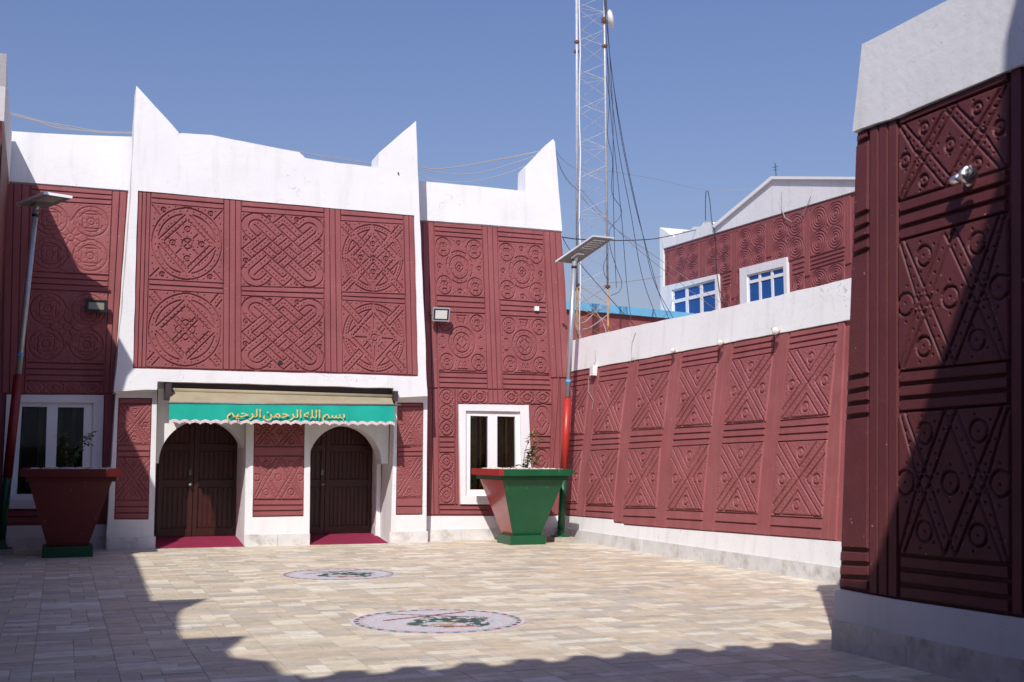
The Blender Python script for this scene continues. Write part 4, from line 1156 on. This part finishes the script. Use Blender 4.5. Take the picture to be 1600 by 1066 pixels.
solar_lamp((-.86, 20.6, 0), tuple(atY(56, 327, 20.9)), (1.25, 2.95), 'solar lamp on a dark pole in the shade at the left, before the window', (.44, .02, -.03), (.44, -.50, .12), False)

# ================================================================== FLOODLIGHTS AND SMALL FITTINGS
def floodlight(c, nrm, w, h, bodym, lensm, label, wallp):
    c = V(c); n = V(nrm)/np.linalg.norm(nrm)
    t = thing('floodlight', label, 'floodlight', tuple(c), 'floodlights on the palace front')
    ax = np.cross((0, 0, 1), n); ax /= np.linalg.norm(ax); az = np.cross(n, ax)
    MB().obox(c, ax*w/2, n*.03, az*h/2).build('housing', bodym, t)
    fw = .022
    for s in (-1, 1):
        MB().obox(c+n*.036+az*s*(h/2-fw/2), ax*w/2, n*.008, az*fw/2).build('bezel', M['black'] if bodym is M['black'] else M['greyframe'], t)
        MB().obox(c+n*.035+ax*s*(w/2-fw/2), ax*fw/2, n*.008, az*(h/2-fw)).build('bezel', M['black'] if bodym is M['black'] else M['greyframe'], t)
    MB().obox(c+n*.033, ax*(w/2-.025), n*.003, az*(h/2-.025)).build('black_mask', M['black'], t)
    MB().obox(c+n*.036, ax*(w/2-.055), n*.003, az*(h/2-.05)).build('lens', lensm, t)
    for k in range(6): MB().obox(c-n*.045+ax*(k-2.5)*w*.15, ax*.006, n*.016, az*h*.4).build('cooling_fin', bodym, t)
    wp = V(wallp)
    for s in (-1, 1):
        MB().tube([c+ax*s*(w/2+.012), wp+ax*s*(w/2+.012)], .010, 6).build('bracket_arm', M['rod'], t)
    MB().tube([wp-ax*(w/2+.02), wp+ax*(w/2+.02)], .010, 6).build('bracket_bar', M['rod'], t)
    return t
p = RW.px(684, 493); q = RW.px(688, 492)
floodlight(p+V((0, -.20, 0)), (-.10, -1, -.28), .35, .27, M['greyframe'], M['lens'], 'pale floodlight with a bright lens on the sunlit right wing', p+V((0, -.012, .02)))
p = LW.px(150, 480)
floodlight(p+V((0, -.15, 0)), (.05, -1, -.05), .37, .22, M['black'], M['lens_dim'], 'black floodlight on the half shaded left wing', p+V((0, -.012, -.04)))
def bulb_lamp(p, n, label, chrome=False, s=1.0, d=None, group=None):
    p, n = V(p), V(n)/np.linalg.norm(n)
    t = thing('spot_lamp', label, 'wall lamp', tuple(p), group)
    d = V(d) if d is not None else V((-.55, .45, -.15))
    d = d/np.linalg.norm(d)
    j = p+n*.10*s
    MB().lathe(p, n, [(0, .045*s), (.02*s, .045*s), (.025*s, .018*s), (.10*s, .018*s)], 12).build('wall_mount', M['beige'] if not chrome else M['chrome'], t, True)
    MB().lathe(j-d*.04*s, d, [(-.05*s, .03*s), (-.04*s, .036*s), (.05*s, .036*s), (.06*s, .026*s)], 14).build('socket', M['beige'] if not chrome else M['chrome'], t, True)
    MB().lathe(j, d, [(.02*s, .026*s), (.05*s, .03*s), (.09*s, .055*s), (.13*s, .062*s), (.15*s, .060*s), (.162*s, .045*s), (.168*s, .0)], 18 if not chrome else 11).build('bulb', M['bulb'] if not chrome else M['chrome'], t, not chrome)
    return t
for x, y, lab, sc in ((1218, 517, 'white bulb lamp nearest the dark building on the long wall', .85), (1131, 535, 'white bulb lamp second from the dark building on the long wall', .75), (1056, 547.5, 'small white bulb lamp in the middle of the long wall', .6)):
    bulb_lamp(SW.px(x, y)+SW.n*.012, SW.n, lab, s=sc, d=(-.3, -.65, -.2), group='bulb lamps along the long wall')
bulb_lamp(FR.px(1517, 282)+FR.n*.0, FR.n, 'chrome spot lamp on the near maroon building', True, 1.12, d=(-.25, -.85, -.05))
bx = thing('junction_box', 'small white junction box with a loose wire on the long wall', 'box', tuple(SW.px(931, 580)))
c = SW.px(931, 580)+SW.n*.05
MB().obox(c, SW.n*.045, (0, .075, 0), (0.008, 0, .095)).build('box_body', M['frame'], bx)
MB().obox(c+SW.n*.047, SW.n*.004, (0, .068, 0), (0.0, 0, .088)).build('box_lid', M['frame'], bx)
MB().tube([c+V((0, .05, -.08)), SW.px(921, 590)+SW.n*.02, SW.px(920, 612)+SW.n*.012, SW.px(928, 626)+SW.n*.012, SW.px(926, 640)+SW.n*.012], .006, 5).build('wire', M['cable_lt'], bx)
MB().tube([c+V((0, 0, .09)), SW.px(932, 562)+SW.n*.02, SW.px(931, 548)+SW.n*.018], .006, 5).build('wire', M['cable_lt'], bx)
for x, lab in ((989, 'loose wire hanging over the white band of the long wall above the third panel'),):
    tag(MB().tube([SW.px(x+6, 520)+SW.n*.022, SW.px(x+1, 535)+SW.n*.03, SW.px(x-1, 550)+SW.n*.022, SW.px(x, 562)+SW.n*.03, SW.px(x+4, 559)+SW.n*.03], .006, 5).build('hanging_wire', M['cable_lt'], None, loc=tuple(SW.px(x, 550))), lab, 'wire')
sb = thing('switch_box', 'tiny white switch box high on the right wing', 'box', tuple(RW.px(837.5, 483)))
c = RW.px(837.5, 483)+RW.n*.03
MB().obox(c, (.045, 0, 0), RW.n*.03, (0, 0, .045)).build('box_body', M['frame'], sb)
MB().tube([c+V((0, 0, .04)), RW.px(844, 460)+RW.n*.008, RW.px(843, 420)+RW.n*.008, RW.px(834, 361)+RW.n*.014], .005, 5).build('wire', M['red'], sb)
tag(MB().tube([RW.px(872, 585)+RW.n*.03, RW.px(868, 650)+RW.n*.03, RW.px(862, 730)+RW.n*.03, RW.px(858, 800)+RW.n*.03], .012, 6).build('drain_pipe', M['red'], None, loc=tuple(RW.px(866, 700))), 'thin maroon pipe running down the corner of the right wing', 'pipe')
tag(MB().lathe(BU.px(438, 567)+BU.n*-.03, BU.n, [(0, .045), (.03, .045), (.032, .035), (.01, .02)], 10).build('wall_spout', M['black'], None, loc=tuple(BU.px(438, 567))), 'small dark spout hole at the foot of the middle carved panel', 'spout')
for x, y, lab in ((622, 271, 'tiny bolt on the white right horn of the entrance bay'),):
    tag(MB().lathe(BU.px(x, y), BU.n, [(0, .016), (.03, .016), (.032, .0)], 8).build('wall_bolt', M['rust'], None, loc=tuple(BU.px(x, y))), lab, 'bolt')

# ================================================================== FLOOR MEDALLIONS
def medallion(cx, cy, R, label, rot=0.0):
    t = thing('floor_medallion', label, 'mosaic', (cx, cy, 0), 'round floor mosaics')
    n = 64
    v = [(cx, cy, .0045)]+[(cx+R*math.cos(2*math.pi*k/n), cy+R*math.sin(2*math.pi*k/n), .0045) for k in range(n)]
    v += [(cx+(R+.004)*math.cos(2*math.pi*k/n), cy+(R+.004)*math.sin(2*math.pi*k/n), -.004) for k in range(n)]
    f = [(0, 1+k, 1+(k+1) % n) for k in range(n)]+[(1+k, 1+n+k, 1+n+(k+1) % n, 1+(k+1) % n) for k in range(n)]
    mesh_obj('grout_disc', v, f, M['mgrout'], t)
    wht, grn, red_, dk, org, gold_ = (.72, .68, .71), (.01, .13, .085), (.26, .025, .05), (.03, .06, .05), (.50, .13, .06), (.50, .38, .26)
    # emblem drawn in image-like axes: e right, u away from the viewer
    e = V((CR[0], CR[1])); e /= np.linalg.norm(e); u = V((-e[1], e[0]))
    def seg(px_, py_, a, b):
        a, b = V(a), V(b); d = b-a; tt = np.clip(((px_-a[0])*d[0]+(py_-a[1])*d[1])/np.dot(d, d), 0, 1)
        return math.hypot(px_-a[0]-tt*d[0], py_-a[1]-tt*d[1])
    groups = {}
    def put(nm, q, c):
        gq = groups.setdefault(nm, [[], [], []]); k = len(gq[0])
        gq[0] += q; gq[1].append(tuple(range(k, k+4))); gq[2].append((*[max(0, ch*random.uniform(.85, 1.12)) for ch in c], 1))
    s = .026*R/.85
    N = int(R/s)+1
    for i in range(-N, N+1):
        for j in range(-N, N+1):
            x, y = i*s, j*s
            if math.hypot(x, y) > R*.855: continue
            X_, Y_ = (x*e[0]+y*e[1])/R, (x*u[0]+y*u[1])/R
            c = wht
            nn = noise.noise(Vector((X_*5.5+cx, Y_*5.5, 1.3)))
            n2 = noise.noise(Vector((X_*11+cx, Y_*11, 4.3)))
            if ((X_-.12)/.47)**2+((Y_+.10)/.46)**2 < 1+.55*nn and n2 > -.22: c = grn if n2 < .22 else dk
            if ((X_-.10)/.26)**2+((Y_+.30)/.16)**2 < 1+.4*n2: c = wht if n2 < .1 else gold_
            if seg(X_, Y_, (.08, -.46+.05*math.sin(X_*14)), (.42, -.44)) < .045: c = org
            if seg(X_, Y_, (-.60, -.02), (.26, .73)) < .034: c = red_
            if seg(X_, Y_, (-.62, .52), (.56, .26)) < .030: c = (.22, .08, .09)
            h = s*.5*.88; z = .006
            put('tesserae', [(cx+x-h, cy+y-h, z), (cx+x+h, cy+y-h, z), (cx+x+h, cy+y+h, z), (cx+x-h, cy+y+h, z)], c)
    for ri, (r0, r1, cnt) in enumerate(((.875, .895, 120), (.905, .955, 66), (.962, .995, 90))):
        for k in range(cnt):
            a0, a1 = 2*math.pi*(k+.06)/cnt, 2*math.pi*(k+.94)/cnt
            c = wht if ri != 1 else (grn if k % 4 == 0 else (red_ if k % 4 == 2 else (.60, .50, .54)))
            if ri == 0: c = (.60, .54, .56)
            put('border_tesserae', [(cx+R*r*math.cos(a), cy+R*r*math.sin(a), .006) for r, a in ((r0, a0), (r1, a0), (r1, a1), (r0, a1))], c)
    for nm, (v, f, c) in groups.items():
        o = mesh_obj(nm, v, f, M['tess'], t, kind='stuff'); set_tint(o, c)
medallion(3.53, 10.92, .86, 'larger looking round white mosaic with crossed spears, nearest the camera')
medallion(3.63, 15.66, .79, 'round white mosaic farther back, nearer the arched doors')

# ================================================================== LATTICE MAST
TY = 26.0
tw = thing('lattice_mast', 'tall grey lattice radio mast with rusty joints behind the side wall', 'mast', (12.3, TY, 0))
L0 = [atY(902, 530, TY), atY(950.5, 530, TY)]; L1 = [atY(901.3, 0, TY), atY(944, 0, TY)]
def leg_pt(k, z):
    if k < 2:
        a, b = L0[k], L1[k]; return a+(b-a)*((z-a[2])/(b[2]-a[2]))
    a = (leg_pt(0, z)+leg_pt(1, z))/2; wv = leg_pt(1, z)-leg_pt(0, z); return a+V((-.12, np.linalg.norm(wv)*.80, 0))
ZT = 15.5
zj = [L0[0][2]+.85, 10.35]
zj = [atY(950, 448, TY)[2], atY(945, 72, TY)[2]]
for k in range(3):
    MB().tube([leg_pt(k, -.1), leg_pt(k, zj[0])], .028, 8).build('mast_leg', M['orange'] , tw, True, label='weathered orange lower leg')
    MB().tube([leg_pt(k, zj[0]), leg_pt(k, ZT)], .028, 8).build('mast_leg', M['towersteel'], tw, True)
    for z in zj: MB().lathe(leg_pt(k, z-.03), (0, 0, 1), [(0, .07), (.05, .075), (.06, .06)], 10).build('flange', M['rust'], tw)
step = (zj[1]-zj[0])/7
zz = zj[0]-step*4; i = 0
while zz < ZT-step:
    for a, b in ((0, 1), (1, 2), (2, 0)):
        ma = M['orange'] if zz < zj[0]-.1 else M['towersteel']
        MB().tube([leg_pt(a, zz), leg_pt(b, zz+step*.48)], .0072, 5).build('brace', ma, tw)
        MB().tube([leg_pt(b, zz+step*.52), leg_pt(a, zz+step)], .0072, 5).build('brace', ma, tw)
        if i % 2 == 0: MB().tube([leg_pt(a, zz), leg_pt(b, zz)], .0072, 5).build('brace', ma, tw)
        else: MB().tube([leg_pt(a, zz+step*.45), leg_pt(b, zz)], .0072, 5).build('brace', ma, tw)
    zz += step; i += 1
wv = leg_pt(0, 6)
MB().tube([leg_pt(0, z)+V((.055+.02*math.sin(z*2.2), -.05, 0)) for z in np.linspace(4.2, ZT, 14)], .016, 6).build('white_conduit', M['frame'], tw, True)
dt = thing('dish_antenna', 'white round microwave dish on the upper right leg of the mast', 'dish', tuple(leg_pt(1, atY(945, 30, TY)[2])))
dc = atY(957, 29.5, TY-.1); dd = V((.86, .05, .10)); dd /= np.linalg.norm(dd)
dd = V((.80, -.45, .15)); dd /= np.linalg.norm(dd)
MB().lathe(dc-dd*.08, dd, [(-.10, .05), (-.06, .12), (-.02, .20), (.03, .245), (.05, .245), (.09, .19), (.11, .09), (.115, 0)], 24).build('dish_bowl', M['dish'], dt, True)
lp = leg_pt(1, dc[2]-.03)
MB().tube([lp, dc-dd*.17], .05, 8).build('dish_mount', M['steel'], dt)
MB().obox(lp, (.06, 0, 0), (0, .07, 0), (0, 0, .06)).build('clamp', M['rust'], dt)

# ================================================================== CABLES
def cable(name, label, strands, r=.008, material='cable', cat='cable', n=14):
    """strands: lists of (px, py, Y) key points; thin round strands hanging between them"""
    t = thing(name, label, cat, tuple(atY(*strands[0][0])))
    for s in strands:
        key = [atY(*k) for k in s]
        if len(key) == 2: pts = [key[0]+(key[1]-key[0])*i/n for i in range(n+1)]
        else:                                           # Catmull-Rom through the key points
            pts = []
            K = [2*key[0]-key[1]]+key+[2*key[-1]-key[-2]]
            for i in range(1, len(K)-2):
                for j in range(6):
                    u = j/6; a, b, c, d = K[i-1:i+3]
                    pts.append(.5*((2*b)+(-a+c)*u+(2*a-5*b+4*c-d)*u*u+(-a+3*b-3*c+d)*u**3))
            pts.append(key[-1])
        MB().tube(pts, r, 5).build('strand', M[material], t)
    return t
Y2 = 22.2
cable('wire_bundle', 'tangled grey wires sagging in the sky at the far left up to the tallest horn', [[(-6, 172, Y2), (30, 180, Y2), (65, 190, Y2), (110, 201, Y2), (160, 208, Y2), (212, 208, Y2)], [(-6, 176, Y2), (40, 184, Y2), (90, 200, Y2), (150, 206, Y2), (212, 210, Y2)], [(-6, 173, Y2), (50, 188, Y2), (100, 196, Y2), (160, 206, Y2), (212, 207, Y2)]], .010, 'cable_lt')
cable('wire_bundle', 'thin wires dipping behind the white parapet between the two bay horns', [[(455, 236, Y2), (500, 243, Y2), (550, 250, Y2), (600, 262, Y2)], [(455, 234, Y2), (520, 248, Y2), (600, 258, Y2)]], .007, 'cable_lt')
cable('wire_bundle', 'slack wires strung between the bay horn and the right wing horn', [[(652, 261, Y2), (675, 264, Y2), (725, 260, Y2), (780, 250, Y2), (830, 240, Y2), (866, 228, Y2)], [(652, 258, Y2), (680, 265, Y2), (735, 257, Y2), (800, 245, Y2), (864, 232, Y2)], [(652, 264, Y2), (700, 271, Y2), (745, 271, Y2), (800, 256, Y2), (868, 233, Y2)], [(652, 272, Y2), (690, 283, Y2), (740, 283, Y2), (800, 268, Y2), (868, 236, Y2)]], .008, 'cable_lt')
cable('wire_bundle', 'loose wires drooping from the right wing horn to the lattice mast', [[(867, 233, Y2), (880, 250, 23), (903, 264, 26), (950, 268, 26)], [(867, 234, Y2), (876, 262, 23), (888, 282, 24.5), (905, 300, 26), (925, 325, 26)], [(867, 235, Y2), (878, 268, 23), (895, 292, 25), (915, 300, 26)]], .006, 'cable_lt')
cable('power_cable', 'thick black cable crossing from the right wing to the far white parapet', [[(880, 371, 22.3), (905, 374, 24), (960, 376, 26), (1010, 374.5, 28.5), (1035, 371, 30), (1080, 361, 30.2), (1120, 350, 30)]], .013)
cable('overhead_wire', 'faint thin wire from the mast towards the roof antenna', [[(950, 267, 26), (1030, 281, 27.5), (1105, 297, 28.5), (1190, 295, 28), (1260, 291, 27)]], .006, 'cable_lt')
cable('mast_cables', 'fan of dark cables hanging down the right side of the mast', [[(945, -10, 25.8), (950, 60, 25.8), (968, 200, 25.8), (990, 310, 25.8), (1008, 380, 25.8), (1030, 460, 25.6), (1046, 500, 25.5)], [(947, -10, 25.7), (953, 90, 25.7), (975, 230, 25.7), (1005, 370, 25.7), (1022, 440, 25.7), (1052, 498, 25.5)], [(943, -10, 25.9), (951, 110, 25.9), (966, 230, 25.9), (985, 330, 25.9), (1003, 430, 25.9), (1030, 508, 25.5)], [(944, -10, 25.8), (952, 150, 25.8), (963, 260, 25.8), (972, 350, 25.8), (979, 440, 25.8), (986, 500, 25.5)], [(946, -10, 25.9), (957, 160, 25.9), (958, 280, 25.9), (960, 380, 25.9), (963, 450, 25.9)]], .0085)
cable('mast_cables', 'looped black cable with a plug bulging from the right leg of the mast', [[(947, 120, 25.8), (952, 160, 25.8), (949, 210, 25.8), (957, 250, 25.8), (956, 300, 25.8), (970, 325, 25.8), (968, 340, 25.8), (953, 358, 25.8), (953, 385, 25.8), (962, 415, 25.8), (971, 440, 25.8), (968, 455, 25.8), (955, 462, 25.8)], [(950, 396, 25.8), (943, 415, 25.8), (945, 430, 25.8), (951, 438, 25.8)]], .008)
cable('guy_wire', 'taut dark guy wire running from the lamp head down behind the side wall', [[(870, 355, 25), (903, 408, 25.2), (999, 518, 25.5)]], .009)
cable('overhead_wire', 'pale crossing wires between the mast and the far window', [[(905, 305, 26), (960, 356, 27), (1040, 412, 28.5), (1150, 490, 29)], [(900, 288, 26), (975, 370, 27), (1060, 440, 28.6), (1120, 485, 29)]], .007, 'cable_lt')
cable('overhead_wire', 'faint level wire from the mast to the edge of the far building', [[(952, 442, 26), (990, 439, 28), (1034, 432, 30.5)]], .008, 'cable_lt')
cable('mast_cables', 'tangle of pale cables and pipes at the foot of the mast behind the wall', [[(896, 478, 25.6), (903, 510, 25.6), (911, 535, 25.6)], [(898, 485, 25.6), (900, 512, 25.6), (913, 535, 25.6)], [(907, 458, 25.9), (940, 500, 25.8), (950, 530, 25.6)], [(952, 490, 25.7), (925, 510, 25.7), (910, 515, 25.7)], [(945, 470, 25.9), (918, 500, 25.8), (905, 505, 25.7)]], .012, 'cable_lt')

# ================================================================== BLUE-EDGED BUILDING AND FAR BUILDING
BBY = 30.5
bb = thing('rear_building', 'low maroon building with a bright blue roof edge behind the mast', 'building', (15, BBY, 0))
B0, B1 = atY(903, 474, BBY), atY(1100, 492.5, BBY)
zt = (B0[2]+B1[2])/2
BBP = Plane((0, BBY, 0), (0, -1, 0))
prism('rear_wall', [V((B0[0]-2, BBY, -.1)), V((B1[0]+.2, BBY, -.1)), B1-V((0, 0, .2))+V((.2, 0, 0)), B0-V((2, 0, .12))], BBP, -3.5, 0, red, bb)
prism('blue_roof_edge', [B0-V((2, 0, .17)), B1-V((-.2, 0, .22)), B1+V((.2, 0, 0)), B0-V((2, 0, -.09))], BBP, -3.6, .12, M['bluepaint'], bb)

fb = thing('far_building', 'far two-storey building with ripple carvings, blue windows and a white gable', 'building', (18, 27, 0))
def XP(*xy): return FB.pts(*xy)
yb = lambda x: 389-.3006*(x-1036.6)
far_out = XP((1031.5, 355.5), (1040, 360.5), (1046, 365.5), (1055, 371), (1055.5, 366.5), (1065, 366), (1068, 361), (1080, 360), (1084, 354.5), (1096, 354), (1100, 347.5), (1112, 347), (1119, 352), (1210, 277.5), (1345, 278.6))
zb_ = -.1
f1g = [(1051.6, 453.7), (1119.4, 435.7), (1120.5, 492), (1052.5, 505)]
f2g = [(1168.7, 430), (1226, 416.3), (1227.5, 464), (1170, 477)]
fo = far_out+[V((18, far_out[-1][1], zb_)), V((18, far_out[0][1]+.05, zb_))]
fbody = prism('far_wall', fo, FB, -6, -.042, white, fb, holes=())
fred = XP((1037.5, 389), (1345, 297), (1345, 540), (1037.5, 600))
prism('plaster_field', fred, FB, -.05, -.034, red, fbody)
prism('white_gable', far_out+XP((1345, 296.5), (1036.6, 388.5)), FB, -.043, .02, white, fb)
prism('white_gable', XP((1031.5, 356), (1037, 388), (1037.2, 600), (1034, 600)), FB, -.043, .02, white, fb)
prism('gable_trim', XP((1117, 353), (1209, 276), (1345, 277), (1345, 281), (1211, 280.5), (1120, 356.5)), FB, -.5, .10, M['roofwhite'], fb)
def hq(x0, x1, t0, t1):
    return XP((x0, yb(x0)+t0), (x1, yb(x1)+t0), (x1, yb(x1)+t1), (x0, yb(x0)+t1))
ft = lambda x: 1+(x-1036)*.0007                          # panels grow towards the camera
for x0, x1, t0, t1, pn in ((1053, 1092, 6, 62, 'H'), (1103, 1142, 6, 66, 'H'), (1151.5, 1196, 6, 70, 'H'), (1205, 1256, 6, 78, 'H'), (1265, 1319, 6, 82, 'H')):
    relief(FB, hq(x0, x1, t0, t1), PT[pn], red, fbody, res=.013, g=.013, depth=.022, dot=0)
for x0, x1, t0, t1 in ((1038.5, 1047, 6, 60),): relief(FB, hq(x0, x1, t0, t1), PT['H1'], red, fbody, res=.014, g=.013, depth=.02, dot=0)
for x0, x1, t0, t1, pn in ((1265, 1319, 103, 165, 'H'), (1237, 1256, 103, 165, 'H1'), (1128, 1141, 86, 135, 'H1'), (1146, 1156, 88, 140, 'H1')):
    relief(FB, hq(x0, x1, t0, t1), PT[pn], red, fbody, res=.013, g=.013, depth=.022, dot=0)
for x0, x1, t0, t1 in ((1265, 1319, 83, 102), (1237, 1256, 79, 102), (1128, 1141, 67, 85)):
    rows(hq(x0, x1, t0, t1), 3, FB, red, fbody, gap=.02)
for x0, x1 in ((1047.5, 1052.5), (1092.5, 1102.5), (1142.5, 1151), (1196.5, 1204.5), (1256.5, 1264.5), (1319.5, 1329)):
    cols(hq(x0, x1, 6, 110 if x0 > 1240 or 1140 < x0 < 1150 else 62), 2, FB, red, fbody, gap=.008)
bar(XP((1037.5, 391), (1329, 304), (1329, 309), (1037.5, 395)), FB, red, fbody)
def far_window(case_px, glass_px, colsn, rsplit, label):
    cs, gl = XP(*case_px), XP(*glass_px)
    w = prism('window', cs, FB, -.04, .05, white, fb, holes=[gl], label=label)
    holes = []
    us = np.linspace(0, 1, colsn+1)
    for i in range(colsn):
        for r0_, r1_ in ((0.05, rsplit-.05), (rsplit+.05, .96)):
            holes.append(sub(gl, us[i]+.03, us[i+1]-.03, r0_, r1_))
    prism('window_frame', gl, FB, -.035, .01, M['frame'], w, holes=holes)
    for h in holes:
        mid = sum(h)/4
        prism('window_pane', [mid+(p_-mid)*1.02 for p_ in h], FB, -.030, -.012, M['blueglass'], w)
far_window([(1038, 448), (1123.6, 428.5), (1125, 500), (1039, 520)], f1g, 3, .36, 'wide blue six-pane window at the left end of the far building')
far_window([(1157.6, 420), (1231, 402), (1233, 480), (1159, 500)], f2g, 3, .25, 'blue window with short top panes in the middle of the far building')
an = thing('roof_antenna', 'small dark antenna on the gable peak of the far building', 'antenna', tuple(XP((1212, 279))[0]))
MB().tube(XP((1213, 279), (1211, 255)), .012, 6).build('rod', M['cable'], an)
MB().tube(XP((1207.5, 262), (1215, 260)), .008, 5).build('cross_bar', M['cable'], an)
MB().tube(XP((1208.5, 266), (1214, 265)), .007, 5).build('cross_bar', M['cable'], an)
def fbcable(name, label, px_, r=.012, mt='cable'):
    pts = [FB.px(*q)+V((-.06, 0, 0)) for q in px_]
    tag(MB().tube(pts, r, 5).build(name, M[mt], None, loc=tuple(pts[0])), label, 'cable')
fbcable('roof_cable', 'upright loop of dark cable on the roof edge left of the gable', [(1105, 345), (1105, 310), (1106, 299), (1109, 299), (1112, 315), (1114, 340), (1121, 372), (1122, 420), (1127, 455), (1140, 480)])
fbcable('roof_cable', 'slack dark cable curving across the white gable of the far building', [(1224, 300), (1224, 325), (1229, 340), (1240, 347), (1255, 338), (1264, 322), (1270, 307)], .010, 'cable_lt')
